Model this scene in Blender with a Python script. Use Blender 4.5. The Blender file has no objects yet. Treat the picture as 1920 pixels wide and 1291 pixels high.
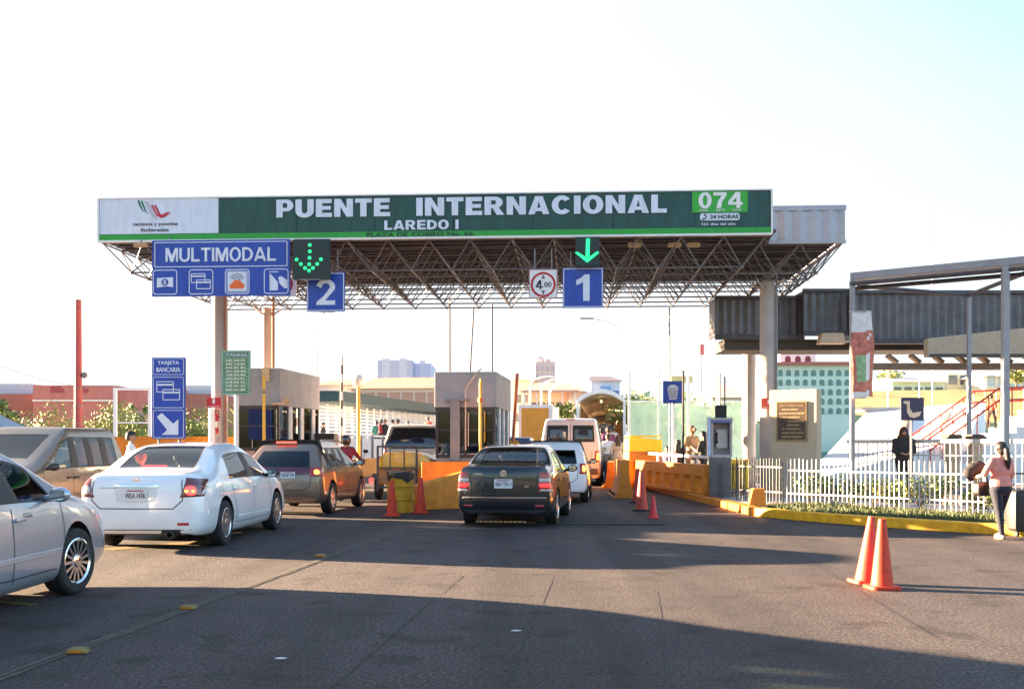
import bpy, bmesh, math, random
from mathutils import Vector, Matrix
from mathutils.bvhtree import BVHTree
random.seed(7)
R = math.radians
S = bpy.context.scene
COL = S.collection
# ---------------------------------------------------------------- camera, sky, sun, exposure
FPX, HOR, CX, HC = 2000.0, 832.0, 960.0, 1.45     # focal length in photo pixels, horizon row, centre column, eye height
cam = bpy.data.objects.new('camera', bpy.data.cameras.new('camera'))
COL.objects.link(cam); S.camera = cam
cam.location = (0, 0, HC); cam.rotation_euler = (R(90), 0, 0)
cam.data.sensor_width = 36; cam.data.lens = 36*FPX/1920
cam.data.shift_y = (HOR-645.5)/1920
cam.data.clip_start = .1; cam.data.clip_end = 5000
SUN_EL, SUN_A = R(9.0), R(18)                      # low, from the left and a little ahead
w = bpy.data.worlds.new('World'); S.world = w; w.use_nodes = True
nt = w.node_tree
sk = nt.nodes.new('ShaderNodeTexSky'); sk.sky_type = 'NISHITA'; sk.sun_disc = False
sk.sun_elevation = SUN_EL; sk.sun_rotation = R(360-72); sk.dust_density = 2.0; sk.ozone_density = 2.0; sk.air_density = 1.0
bg = nt.nodes['Background']; bg.inputs[1].default_value = .05
# thin bright haze cloud toward the sun side of the sky, mixed over the clear sky by direction
def wn(kind, **kw):
    n = nt.nodes.new(kind)
    for k, v in kw.items(): setattr(n, k, v)
    return n
tcw = wn('ShaderNodeTexCoord'); dt = wn('ShaderNodeVectorMath', operation='DOT_PRODUCT'); dt.inputs[1].default_value = (-.8, .6, -.55)
nt.links.new(tcw.outputs['Generated'], dt.inputs[0])
nz = wn('ShaderNodeTexNoise'); nz.inputs['Scale'].default_value = 2.2; nz.inputs['Detail'].default_value = 7; nt.links.new(tcw.outputs['Generated'], nz.inputs[0])
ad = wn('ShaderNodeMath', operation='MULTIPLY_ADD'); ad.inputs[1].default_value = .35; nt.links.new(nz.outputs[0], ad.inputs[0]); nt.links.new(dt.outputs['Value'], ad.inputs[2])
mr = wn('ShaderNodeMapRange', interpolation_type='SMOOTHSTEP'); mr.inputs['From Min'].default_value = .06; mr.inputs['From Max'].default_value = .46; mr.inputs['To Max'].default_value = .92; nt.links.new(ad.outputs[0], mr.inputs['Value'])
mxs = wn('ShaderNodeMix', data_type='RGBA'); mxs.inputs[7].default_value = (1.37, 1.43, 1.53, 1)
nt.links.new(mr.outputs[0], mxs.inputs[0]); nt.links.new(sk.outputs[0], mxs.inputs[6]); nt.links.new(mxs.outputs[2], bg.inputs[0])
sl = bpy.data.lights.new('sun', 'SUN'); sl.energy = 5; sl.angle = R(.5); sl.color = (1, .70, .43)
so = bpy.data.objects.new('sun', sl); COL.objects.link(so); so.location = (-30, 10, 20)
so.rotation_euler = Vector((math.cos(SUN_EL)*math.cos(SUN_A), -math.cos(SUN_EL)*math.sin(SUN_A), -math.sin(SUN_EL))).to_track_quat('-Z', 'Y').to_euler()
S.view_settings.view_transform = 'Standard'; S.view_settings.look = 'None'
S.view_settings.exposure = 3.9; S.view_settings.gamma = 1
# ---------------------------------------------------------------- helpers
def P(px, py, D): return Vector(((px-CX)*D/FPX, D, HC+(HOR-py)*D/FPX))
def X(px, D): return (px-CX)*D/FPX
def Z(py, D): return HC+(HOR-py)*D/FPX
def lin(c):
    if isinstance(c, str):
        c = [int(c[i:i+2], 16)/255 for i in (0, 2, 4)]
        return tuple(v/12.92 if v <= .04045 else ((v+.055)/1.055)**2.4 for v in c)
    return tuple(c)
MATS = {}
def M(name, col=None, rough=.6, metal=0, var=.12, scale=6, bump=0, coat=0, emit=0, ecol=None, spec=.5, stretch=None):
    if name in MATS: return MATS[name]
    m = bpy.data.materials.new(name); m.use_nodes = True; MATS[name] = m
    t = m.node_tree; b = t.nodes['Principled BSDF']
    c = lin(col)
    b.inputs['Roughness'].default_value = rough; b.inputs['Metallic'].default_value = metal
    b.inputs['Specular IOR Level'].default_value = spec
    b.inputs['Coat Weight'].default_value = coat; b.inputs['Coat Roughness'].default_value = .04
    tc = t.nodes.new('ShaderNodeTexCoord'); src = tc.outputs['Object']
    if stretch:
        mp = t.nodes.new('ShaderNodeMapping'); mp.inputs['Scale'].default_value = stretch
        t.links.new(src, mp.inputs[0]); src = mp.outputs[0]
    n = t.nodes.new('ShaderNodeTexNoise'); n.inputs['Scale'].default_value = scale; n.inputs['Detail'].default_value = 6; n.inputs['Roughness'].default_value = .65
    t.links.new(src, n.inputs[0])
    r = t.nodes.new('ShaderNodeValToRGB'); r.color_ramp.elements[0].position = .3; r.color_ramp.elements[1].position = .7
    r.color_ramp.elements[0].color = tuple(v*(1-var) for v in c)+(1,); r.color_ramp.elements[1].color = tuple(min(1, v*(1+var)) for v in c)+(1,)
    t.links.new(n.outputs[0], r.inputs[0]); t.links.new(r.outputs[0], b.inputs['Base Color'])
    if bump:
        bp = t.nodes.new('ShaderNodeBump'); bp.inputs['Strength'].default_value = bump; bp.inputs['Distance'].default_value = .02
        t.links.new(n.outputs[0], bp.inputs['Height']); t.links.new(bp.outputs[0], b.inputs['Normal'])
    if emit:
        b.inputs['Emission Color'].default_value = lin(ecol or col)+(1,); b.inputs['Emission Strength'].default_value = emit
    return m
def glass(name, tint, rough=.02):
    if name in MATS: return MATS[name]
    m = bpy.data.materials.new(name); m.use_nodes = True; MATS[name] = m
    t = m.node_tree; t.nodes.remove(t.nodes['Principled BSDF']); o = t.nodes['Material Output']
    tr = t.nodes.new('ShaderNodeBsdfTransparent'); tr.inputs[0].default_value = tuple(tint)+(1,)
    gl = t.nodes.new('ShaderNodeBsdfGlossy'); gl.inputs['Roughness'].default_value = rough; gl.inputs[0].default_value = (.9, .95, 1, 1)
    fr = t.nodes.new('ShaderNodeFresnel'); fr.inputs[0].default_value = 1.6
    mx = t.nodes.new('ShaderNodeMixShader')
    t.links.new(fr.outputs[0], mx.inputs[0]); t.links.new(tr.outputs[0], mx.inputs[1]); t.links.new(gl.outputs[0], mx.inputs[2]); t.links.new(mx.outputs[0], o.inputs[0])
    return m
def tag(o, label=None, cat=None, group=None, kind=None):
    if label: o['label'] = label
    if cat: o['category'] = cat
    if group: o['group'] = group
    if kind: o['kind'] = kind
    return o
def thing(name, label, cat, loc=(0, 0, 0), rz=0, group=None):
    o = bpy.data.objects.new(name, None); COL.objects.link(o); o.empty_display_size = .2
    o.location = loc; o.rotation_euler = (0, 0, rz); return tag(o, label, cat, group)
def copy_tree(o, parent=None):
    c = o.copy(); COL.objects.link(c)
    if parent:
        c.parent = parent
    for ch in list(o.children): copy_tree(ch, c)
    return c
def finish(me, name, mats, parent=None, smooth=True, ang=35):
    for m in (mats if isinstance(mats, (list, tuple)) else [mats]): me.materials.append(m)
    if smooth:
        me.shade_smooth(); me.set_sharp_from_angle(angle=R(ang))
    o = bpy.data.objects.new(name, me); COL.objects.link(o)
    if parent: o.parent = parent
    return o
class MB:
    def __init__(s): s.v = []; s.f = []; s.m = []
    def add(s, vs, fs, m=0):
        k = len(s.v); s.v += [tuple(v) for v in vs]; s.f += [tuple(i+k for i in f) for f in fs]; s.m += [m]*len(fs); return s
    def box(s, c, d, m=0, rot=None):
        vs = [Vector((sx*d[0]/2, sy*d[1]/2, sz*d[2]/2)) for sx in (-1, 1) for sy in (-1, 1) for sz in (-1, 1)]
        if rot is not None: vs = [rot @ v for v in vs]
        c = Vector(c)
        return s.add([v+c for v in vs], [(0, 1, 3, 2), (4, 6, 7, 5), (0, 4, 5, 1), (2, 3, 7, 6), (0, 2, 6, 4), (1, 5, 7, 3)], m)
    def rbox(s, c, d, r=.02, m=0, rot=None, ax=1):   # box with rounded outline seen along axis ax
        a, b = [i for i in range(3) if i != ax]; hw, hh = d[a]/2, d[b]/2; r = min(r, hw*.98, hh*.98); pts = []
        for k, (sx, sy) in enumerate(((1, 1), (-1, 1), (-1, -1), (1, -1))):
            for q in range(4):
                an = R(90*k+30*q); pts.append((sx*(hw-r)+r*math.cos(an), sy*(hh-r)+r*math.sin(an)))
        vs = []; n = len(pts); c = Vector(c)
        for y in (-d[ax]/2, d[ax]/2):
            for p in pts:
                v = Vector((0, 0, 0)); v[a] = p[0]; v[b] = p[1]; v[ax] = y
                vs.append((rot @ v if rot is not None else v)+c)
        fs = [tuple(range(n)), tuple(range(2*n-1, n-1, -1))]+[(i+n, (i+1) % n+n, (i+1) % n, i) for i in range(n)]
        if ax == 1: pass
        return s.add(vs, fs, m)
    def tube(s, p0, p1, r0, r1=None, n=8, m=0):
        p0, p1 = Vector(p0), Vector(p1); r1 = r0 if r1 is None else r1; d = (p1-p0)
        if d.length < 1e-6: return s
        q = d.to_track_quat('Z', 'Y'); vs = []
        for p, r in ((p0, r0), (p1, r1)):
            vs += [p+q @ Vector((r*math.cos(2*math.pi*i/n), r*math.sin(2*math.pi*i/n), 0)) for i in range(n)]
        return s.add(vs, [(i, (i+1) % n, (i+1) % n+n, i+n) for i in range(n)]+[tuple(range(n-1, -1, -1)), tuple(range(n, 2*n))], m)
    def path(s, pts, r, n=6, m=0):
        for a, b in zip(pts, pts[1:]): s.tube(a, b, r, r, n, m)
        return s
    def lathe(s, prof, n=20, c=(0, 0, 0), axis='z', m=0, closed=False):
        vs = []; c = Vector(c)
        for r, z in prof:
            for i in range(n):
                a = 2*math.pi*i/n; u, v = r*math.cos(a), r*math.sin(a)
                vs.append(c+(Vector((u, v, z)) if axis == 'z' else Vector((z, u, v)) if axis == 'x' else Vector((u, z, -v))))
        fs = [(j*n+i, j*n+(i+1) % n, (j+1)*n+(i+1) % n, (j+1)*n+i) for j in range(len(prof)-1) for i in range(n)]
        if not closed:
            fs += [tuple(range(n-1, -1, -1)), tuple((len(prof)-1)*n+i for i in range(n))]
        else:
            j = len(prof)-1; fs += [(j*n+i, j*n+(i+1) % n, (i+1) % n, i) for i in range(n)]
        return s.add(vs, fs, m)
    def prism(s, poly, a, b, plane='xz', m=0):
        def pt(p, t): return (p[0], t, p[1]) if plane == 'xz' else (p[0], p[1], t) if plane == 'xy' else (t, p[0], p[1])
        n = len(poly); vs = [pt(p, a) for p in poly]+[pt(p, b) for p in poly]
        return s.add(vs, [tuple(range(n)), tuple(range(2*n-1, n-1, -1))]+[(i+n, (i+1) % n+n, (i+1) % n, i) for i in range(n)], m)
    def ball(s, c, r, n=10, m=0, sc=(1, 1, 1)):
        k = n//2; c = Vector(c); vs = []
        for j in range(1, k):
            for i in range(n):
                t = math.pi*j/k; a = 2*math.pi*i/n
                vs.append(c+Vector((r*sc[0]*math.sin(t)*math.cos(a), r*sc[1]*math.sin(t)*math.sin(a), r*sc[2]*math.cos(t))))
        vs += [c+Vector((0, 0, r*sc[2])), c-Vector((0, 0, r*sc[2]))]; T = len(vs)-2
        fs = [(j*n+i, (j+1)*n+i, (j+1)*n+(i+1) % n, j*n+(i+1) % n) for j in range(k-2) for i in range(n)]
        fs += [(T, i, (i+1) % n) for i in range(n)]+[(T+1, (k-2)*n+(i+1) % n, (k-2)*n+i) for i in range(n)]
        return s.add(vs, fs, m)
    def build(s, name, mats, parent=None, smooth=True, ang=35, bev=0, fix=True):
        me = bpy.data.meshes.new(name); me.from_pydata(s.v, [], s.f)
        for p, k in zip(me.polygons, s.m): p.material_index = k
        bm = bmesh.new(); bm.from_mesh(me)
        if fix: bmesh.ops.recalc_face_normals(bm, faces=bm.faces)
        if bev:
            bmesh.ops.bevel(bm, geom=[e for e in bm.edges if len(e.link_faces) == 2 and e.calc_face_angle(0) > .6], offset=bev, segments=2, affect='EDGES', profile=.5)
        bm.to_mesh(me); bm.free()
        return finish(me, name, mats, parent, smooth, ang)
def text(s, wd, ht, loc, mat, parent=None, bold=.0, ext=.004, name='lettering', rot=None, wob=0):
    """lettering facing -Y, centred on loc, fitted to wd x ht"""
    cu = bpy.data.curves.new('t', 'FONT'); cu.body = s; cu.size = 1; cu.offset = bold; cu.extrude = .01; cu.resolution_u = 3
    o = bpy.data.objects.new('t', cu); COL.objects.link(o)
    dg = bpy.context.evaluated_depsgraph_get()
    me = bpy.data.meshes.new_from_object(o.evaluated_get(dg)); bpy.data.objects.remove(o); bpy.data.curves.remove(cu)
    xs = [v.co.x for v in me.vertices]; ys = [v.co.y for v in me.vertices]
    x0, x1, y0, y1 = min(xs), max(xs), min(ys), max(ys); loc = Vector(loc)
    for v in me.vertices:
        q = Vector(((v.co.x-(x0+x1)/2)/(x1-x0)*wd, -v.co.z*ext/.01, (v.co.y-(y0+y1)/2)/(y1-y0)*ht))
        if rot is not None: q = rot @ q
        v.co = loc+q
    me.name = name
    return finish(me, name, mat, parent, False)
def lincomb(a, b, t): return a+(b-a)*t
# ---------------------------------------------------------------- materials
WHITE = M('white_paint', 'dcdcdc', .45, var=.06); OFFW = M('off_white', (.72, .72, .70), .6, var=.08)
BLUE = M('sign_blue', (.010, .048, .34), .4, var=.2, scale=4, stretch=(2, 1, .6)); SIGNW = M('sign_white', (.60, .65, .76), .45, var=.12, scale=2.5, stretch=(3, 1, .6))
DGREEN = M('fascia_green', (.006, .056, .048), .45, var=.35, scale=2, stretch=(2.5, 1, .7)); LGREEN = M('stripe_green', (.015, .30, .03), .45, var=.1)
RED = M('sign_red', (.42, .012, .02), .45); BLACK = M('black_matte', (.012, .012, .013), .7, var=.3)
STEEL = M('grey_steel', (.19, .19, .20), .5, .3, var=.2, scale=9); DSTEEL = M('dark_steel', (.07, .065, .07), .55, .3, var=.3)
GALV = M('galvanised', (.42, .42, .44), .42, .5, var=.15)
CONC = M('concrete', (.42, .38, .35), .85, var=.22, scale=3, bump=.25); CONCW = M('pale_concrete', (.60, .57, .52), .85, var=.12, scale=2.5, bump=.2)
COLM = M('column_paint', (.38, .355, .345), .75, var=.12, scale=2, bump=.1)
ORANGE = M('barrier_orange', (.62, .205, .010), .6, var=.25, scale=5, bump=.2); YELLOW = M('kerb_yellow', (.72, .35, .006), .6, var=.25, scale=6, bump=.2)
YELP = M('yellow_enamel', (.70, .40, .02), .4, var=.15)
CONEM = M('cone_orange', (.56, .032, .006), .6, var=.30, scale=14); CONED = M('cone_faded', (.40, .045, .022), .6, var=.25)
RUB = M('rubber', (.014, .014, .015), .75, var=.3, scale=20, bump=.2); CHROME = M('chrome', (.75, .76, .78), .12, 1, var=.03)
ALLOY = M('alloy', (.55, .56, .58), .25, .9, var=.05); PLAST = M('black_plastic', (.022, .022, .024), .5, var=.2)
INTER = M('interior', (.035, .033, .035), .85, var=.3); SEATM = M('seat_fabric', (.10, .095, .09), .9, var=.3, scale=30)
GLASS = glass('car_glass', (.42, .47, .47)); GLASSD = glass('dark_glass', (.12, .13, .13)); BOOTHG = glass('booth_glass', (.13, .155, .16))
REDL = M('red_lens', (.36, .008, .010), .15, coat=1, var=.1); REDON = M('brake_lamp', (.6, .02, .02), .2, emit=.22, ecol=(1, .06, .05)); AMBON = M('amber_lamp', (.7, .2, .03), .2, emit=.32, ecol=(1, .33, .05))
CLEARL = M('clear_lens', (.55, .5, .5), .12, coat=1, var=.1); AMBL = M('amber_lens', (.6, .17, .01), .15, coat=1)
PLATE = M('plate_white', (.62, .62, .64), .4, var=.05); PLT = M('plate_ink', (.10, .05, .06), .5)
LED = M('green_led', (.02, .5, .2), .3, emit=.12, ecol=(.01, 1, .22))
TERRA = M('terracotta', (.50, .20, .13), .8, var=.25, scale=4)
def leafm(name, a, b, sc=1.5):
    if name in MATS: return MATS[name]
    m = M(name, a, .6, var=.3, scale=sc); t = m.node_tree; r = [n for n in t.nodes if n.type == 'VALTORGB'][0]
    r.color_ramp.elements[0].color = tuple(a)+(1,); r.color_ramp.elements[1].color = tuple(b)+(1,)
    b_ = t.nodes['Principled BSDF']; b_.inputs['Transmission Weight'].default_value = 0
    return m
LEAF = leafm('leaf_green', (.035, .07, .015), (.12, .17, .03)); LEAFY = leafm('leaf_yellow', (.10, .14, .02), (.21, .23, .05)); GRASSM = leafm('grass_blade', (.025, .05, .010), (.09, .11, .025), 3)
BARK = M('bark', (.12, .09, .065), .9, var=.3, scale=12, bump=.4)
# ---------------------------------------------------------------- heavy block lettering drawn as outlines
def glyph(ch, s, t):
    def el(cx, cy, rx, ry, a0, a1, n=16): return [(cx+rx*math.cos(R(a0+(a1-a0)*i/n)), cy+ry*math.sin(R(a0+(a1-a0)*i/n))) for i in range(n+1)]
    if ch == 'I': return [[(0, 0), (s, 0), (s, 1), (0, 1)]], s
    if ch == 'L': return [[(0, 0), (.68, 0), (.68, t), (s, t), (s, 1), (0, 1)]], .68
    if ch == 'T': return [[(.38-s/2, 0), (.38+s/2, 0), (.38+s/2, 1-t), (.76, 1-t), (.76, 1), (0, 1), (0, 1-t), (.38-s/2, 1-t)]], .76
    if ch == 'E': return [[(0, 0), (.74, 0), (.74, t), (s, t), (s, .5-t*.42), (.68, .5-t*.42), (.68, .5+t*.48), (s, .5+t*.48), (s, 1-t), (.72, 1-t), (.72, 1), (0, 1)]], .74
    if ch == 'N': W = .86; return [[(0, 0), (s, 0), (s, .55), (W-s, 0), (W, 0), (W, 1), (W-s, 1), (W-s, .45), (s, 1), (0, 1)]], W
    if ch == 'M': W = 1.0; return [[(0, 0), (s*.92, 0), (s*.92, .64), (W/2-.11, 0), (W/2+.11, 0), (W-s*.92, .64), (W-s*.92, 0), (W, 0), (W, 1), (W-s*1.3, 1), (W/2, .42), (s*1.3, 1), (0, 1)]], W
    if ch == 'U': W = .84; return [[(0, 1)]+el(W/2, .36, W/2, .38, 180, 360)+[(W, 1), (W-s, 1)]+el(W/2, .38, W/2-s, .38-t*.9, 360, 180)+[(s, 1)]], W
    if ch == 'D': W = .84; return [[(0, 0), (.34, 0)]+el(.34, .5, W-.34, .5, -90, 90)+[(0, 1)], [(s, t), (s, 1-t)]+el(.34, .5, W-.34-s, .5-t, 90, -90)], W
    if ch in 'PR':
        W = .78; o = [(0, 0), (s, 0), (s, .34)]; bowl = el(.46, .67, W-.46, .33, -90, 90)
        hole = [(s, .34+t*.85), (s, 1-t*.85)]+el(.46, .67, max(.04, W-.46-s*.95), .33-t*.85, 90, -90)
        if ch == 'P': return [[(0, 0), (s, 0), (s, .34)]+bowl+[(0, 1)], hole], W
        return [[(0, 0), (s, 0), (s, .38), (.36, .36), (.54, 0), (.88, 0), (.63, .40)]+el(.46, .69, W-.43, .31, -50, 90)+[(0, 1)], [(s, .40+t*.75), (s, 1-t*.85)]+el(.46, .69, max(.04, W-.46-s*.95), .31-t*.85, 90, -90)], .88
    if ch == 'A': W = .94; k = s*.98; return [[(0, 0), (k, 0), (k+.055, .17), (W-k-.055, .17), (W-k, 0), (W, 0), (W/2+s*.58, 1), (W/2-s*.58, 1)], [(k+.115, .36), (W-k-.115, .36), (W/2, .80-s*.2)]], W
    if ch in 'O0':
        W = .90 if ch == 'O' else .76; return [el(W/2, .5, W/2, .52, 0, 360, 36)[:-1], el(W/2, .5, W/2-s, .52-t*.95, 360, 0, 36)[:-1]], W
    if ch == 'C': W = .90; return [el(W/2, .5, W/2, .52, 38, 322, 30)+el(W/2, .5, W/2-s, .52-t, 318, 42, 30)], .88
    if ch == '7': return [[(0, 1), (.74, 1), (.74, .80), (.50, .42), (.43, 0), (.43-s*1.05, 0), (.24, .40), (.46, 1-t), (0, 1-t)]], .74
    if ch == '4': return [[(.46, 0), (.46+s*.9, 0), (.46+s*.9, .2), (.82, .2), (.82, .2+t*.85), (.46+s*.9, .2+t*.85), (.46+s*.9, 1), (.42, 1), (0, .2+t), (0, .2), (.46, .2)], [(.46, .2+t*.85), (.46, .66), (.21, .2+t*.85)]], .82
    if ch == '1': return [[(.22, 0), (.22+s*1.05, 0), (.22+s*1.05, 1), (.22+s*.25, 1), (.14, .86), (0, .79), (0, .60), (.12, .645), (.22, .72)]], .22+s*1.05
    if ch == '2': return [[(0, 0), (.72, 0), (.72, t), (.34, t), (.52, .38)]+el(.37, .70, .35, .30, -28, 172, 18)+[(s*.98, .66)]+el(.37, .70, .35-s*.98, .30-t*.95, 178, -34, 14)+[(.28, .33), (.03, t*.75)]], .72
    return [], .36
def heavy(st, wd, ht, loc, mat, parent, s=.29, t=.23, gap=.10, name='lettering', ext=.008):
    cu = bpy.data.curves.new('t', 'CURVE'); cu.dimensions = '2D'; cu.fill_mode = 'BOTH'; cu.extrude = .005; x = 0
    for ch in st:
        cs, w_ = glyph(ch, s, t)
        for c in cs:
            sp = cu.splines.new('POLY'); sp.points.add(len(c)-1); sp.use_cyclic_u = True
            for p, q in zip(sp.points, c): p.co = (x+q[0], q[1], 0, 1)
        x += w_+gap
    o = bpy.data.objects.new('t', cu); COL.objects.link(o)
    me = bpy.data.meshes.new_from_object(o.evaluated_get(bpy.context.evaluated_depsgraph_get())); bpy.data.objects.remove(o); bpy.data.curves.remove(cu)
    xs = [v.co.x for v in me.vertices]; x0, x1 = min(xs), max(xs); loc = Vector(loc)
    for v in me.vertices: v.co = loc+Vector(((v.co.x-(x0+x1)/2)/(x1-x0)*wd, -v.co.z*ext/.005, (v.co.y-.5)*ht))
    me.name = name; return finish(me, name, mat, parent, False)
# ---------------------------------------------------------------- ground, road, pavement
def mat_asphalt():
    m = bpy.data.materials.new('asphalt'); m.use_nodes = True; t = m.node_tree; b = t.nodes['Principled BSDF']
    tc = t.nodes.new('ShaderNodeTexCoord')
    def noise(sc, det=6, ro=.6, st=None):
        n = t.nodes.new('ShaderNodeTexNoise'); n.inputs['Scale'].default_value = sc; n.inputs['Detail'].default_value = det; n.inputs['Roughness'].default_value = ro
        if st:
            mp = t.nodes.new('ShaderNodeMapping'); mp.inputs['Scale'].default_value = st; mp.inputs['Rotation'].default_value = (0, 0, R(6)); t.links.new(tc.outputs['Object'], mp.inputs[0]); t.links.new(mp.outputs[0], n.inputs[0])
        else: t.links.new(tc.outputs['Object'], n.inputs[0])
        return n
    def ramp(n, stops):
        r = t.nodes.new('ShaderNodeValToRGB'); t.links.new(n.outputs[0], r.inputs[0])
        while len(r.color_ramp.elements) < len(stops): r.color_ramp.elements.new(.5)
        for e, (p, c) in zip(r.color_ramp.elements, stops): e.position = p; e.color = tuple(c)+(1,)
        return r
    def mul(a, c, f=1):
        x = t.nodes.new('ShaderNodeMix'); x.data_type = 'RGBA'; x.blend_type = 'MULTIPLY'; x.inputs[0].default_value = f
        t.links.new(a, x.inputs[6]); t.links.new(c, x.inputs[7]); return x.outputs[2]
    base = ramp(noise(.5, 5), [(.3, (.041, .0365, .042)), (.7, (.068, .060, .064))]).outputs[0]
    g = ramp(noise(34, 5, .85), [(.42, (.22, .22, .24)), (.50, (.85, .85, .85)), (.58, (2.5, 2.25, 2.0))]).outputs[0]
    tr = ramp(noise(1.0, 4, .5, (1.1, .045, 1)), [(.38, (.58, .58, .60)), (.58, (1.08, 1.06, 1.04))]).outputs[0]
    st = ramp(noise(2.3, 7, .7), [(.34, (.50, .49, .49)), (.47, (1, 1, 1))]).outputs[0]
    oil = ramp(noise(1.7, 3, .5), [(.58, (1, 1, 1)), (.66, (.52, .51, .50))]).outputs[0]
    t.links.new(mul(mul(mul(mul(base, g), tr), st, .8), oil), b.inputs['Base Color'])
    b.inputs['Roughness'].default_value = .72; b.inputs['Specular IOR Level'].default_value = .35
    bp = t.nodes.new('ShaderNodeBump'); bp.inputs['Strength'].default_value = 1.0; bp.inputs['Distance'].default_value = .03
    n2 = noise(38, 5, .8); t.links.new(n2.outputs[0], bp.inputs['Height']); t.links.new(bp.outputs[0], b.inputs['Normal'])
    return m
ASPH = mat_asphalt()
def sheet(name, poly, z, mat, kind='structure'):
    me = bpy.data.meshes.new(name); me.from_pydata([(x, y, z) for x, y in poly], [], [tuple(range(len(poly)))])
    o = finish(me, name, mat, None, False)
    if me.polygons[0].normal.z < 0: me.flip_normals()
    return tag(o, kind=kind)
EARTH = M('dry_ground', (.20, .16, .11), .95, var=.25, scale=.3)
sheet('ground', [(-2500, -300), (2500, -300), (2500, 3000), (-2500, 3000)], -.02, EARTH)
sheet('road', [(-24, -12), (26, -12), (26, 20), (9, 24), (7, 90), (14, 400), (-14, 400), (-24, 60)], 0, ASPH)
VPX = 1160.0; TH = math.atan((VPX-CX)/FPX)                # the lanes run toward this column
def ribbon(pts, wd, z, name, mat, kind='structure', jit=0):
    mb = MB(); pts = [Vector((p[0], p[1], 0)) for p in pts]; L = []; Rr = []
    for i, p in enumerate(pts):
        d = (pts[min(i+1, len(pts)-1)]-pts[max(i-1, 0)]).normalized(); n = Vector((d.y, -d.x, 0))
        a = wd/2*(1+random.uniform(-jit, jit)); q = p+n*random.uniform(-jit, jit)*wd
        L.append(q-n*a); Rr.append(q+n*a)
    vs = [(v.x, v.y, z) for v in L+Rr]; k = len(L)
    mb.add(vs, [(i, i+k, i+k+1, i+1) for i in range(k-1)])
    o = mb.build(name, mat, smooth=False, fix=False)
    if o.data.polygons[0].normal.z < 0: o.data.flip_normals()
    return tag(o, kind=kind)
def gp(px, py): D = HC*FPX/(py-HOR); return (X(px, D), D)
def seg(a, b, n): return [(a[0]+(b[0]-a[0])*i/n, a[1]+(b[1]-a[1])*i/n) for i in range(n+1)]
CRACK = M('joint_tar', (.030, .028, .028), .8, var=.4, scale=3); FADED = M('faded_line_paint', (.070, .056, .044), .8, var=.5, scale=9); YFAD = M('faded_yellow_paint', (.20, .13, .035), .75, var=.5, scale=12)
for a, b in (((620, 1291), (866, 1078)), ((930, 1320), (1035, 1080)), ((1262, 1330), (1228, 1108)), ((1500, 1040), (1760, 1200))):
    ribbon(seg(gp(*a), gp(*b), 60),   .010, .005, 'expansion_joint', CRACK, jit=.45)
ribbon(seg(gp(-40, 1285), gp(755, 993), 90), .10, .004, 'lane_line', FADED, jit=.12)
ribbon(seg(gp(-40, 1285), gp(755, 993), 90), .016, .008, 'expansion_joint', CRACK, jit=.4)
ribbon(seg(gp(-60, 1122), gp(66, 1134), 12), .10, .004, 'lane_line', YFAD, jit=.2)
ribbon(seg(gp(200, 1030), gp(395, 1014), 10), .35, .004, 'lane_line', YFAD, jit=.1)
ribbon(seg(gp(560, 966), gp(880, 976), 30), .05, .005, 'expansion_joint', CRACK, jit=.5)
def wander(a, b, n, amp):
    p = seg(a, b, n); o = 0; q = []
    for x, y in p: o = o*.85+random.uniform(-amp, amp); q.append((x+o, y+o*.4))
    return q
for a, b in ((gp(330, 1180), gp(1010, 1128)), (gp(1060, 1240), gp(1470, 1160)), (gp(1000, 1020), gp(1560, 1060))): ribbon(wander(a, b, 50, .035), .006, .005, 'road_crack', CRACK, jit=.5)
# metal trench grate across the first lane
g = thing('trench_grate', 'dark metal drain grate across the road under the dark green sedan', 'grate', (X(1055, 19.6), 19.45, 0), R(-2))
MB().box((0, 0, .004), (3.6, .60, .006)).build('tray', CRACK, g, False)
mb = MB(); [mb.box((0, y, .012), (3.6, .035, .016)) for y in (-.30, .30)]; [mb.box((-1.78+.09*i, 0, .010), (.055, .58, .012)) for i in range(41)]; mb.build('grate', M('grate_iron', (.028, .026, .027), .7, .2, var=.4), g, smooth=False)
# lane studs on the faded line, scraps
for i, (px, py, lab) in enumerate(((145, 1223, 'yellow road stud on faded line, nearest to the photo bottom'), (352, 1141, 'yellow road stud on faded line just past the silver car'), (600, 1043, 'small yellow road stud on faded line, the farthest one'))):
    x, y = gp(px, py); t = thing('road_stud', lab, 'road stud', (x, y, .004), R(-8*i+5), 'studs along the lane line')
    MB().prism([(-.08, 0), (.08, 0), (.055, .03), (-.055, .03)], -.055, .055, 'xz').build('body', YFAD, t, bev=.006)
    MB().box((0, -.052, .014), (.08, .012, .014)).build('reflector', AMBL, t)
for px, py, lab in ((527, 1235, 'small white paper scrap lying on foreground asphalt'), (968, 1183, 'tiny pale scrap on asphalt beyond the white paper')):
    x, y = gp(px, py); o = MB().prism([(-.04, -.012), (.01, -.022), (.04, .006), (.0, .016), (-.03, .012)], .006, .010, 'xy').build('paper_scrap', WHITE, None, False); o.location = (x, y, 0); tag(o, lab, 'litter')
# sheets of cardboard under the white sedan
x, y = gp(330, 1006); o = MB().prism([(-.9, -.2), (.55, -.28), (.85, .1), (-.4, .3)], .006, .016, 'xy').build('cardboard', M('cardboard', (.42, .25, .10), .9, var=.3), None, False); o.location = (x, y+.6, 0); tag(o, 'flattened cardboard lying under the white sedan', 'cardboard')
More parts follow.
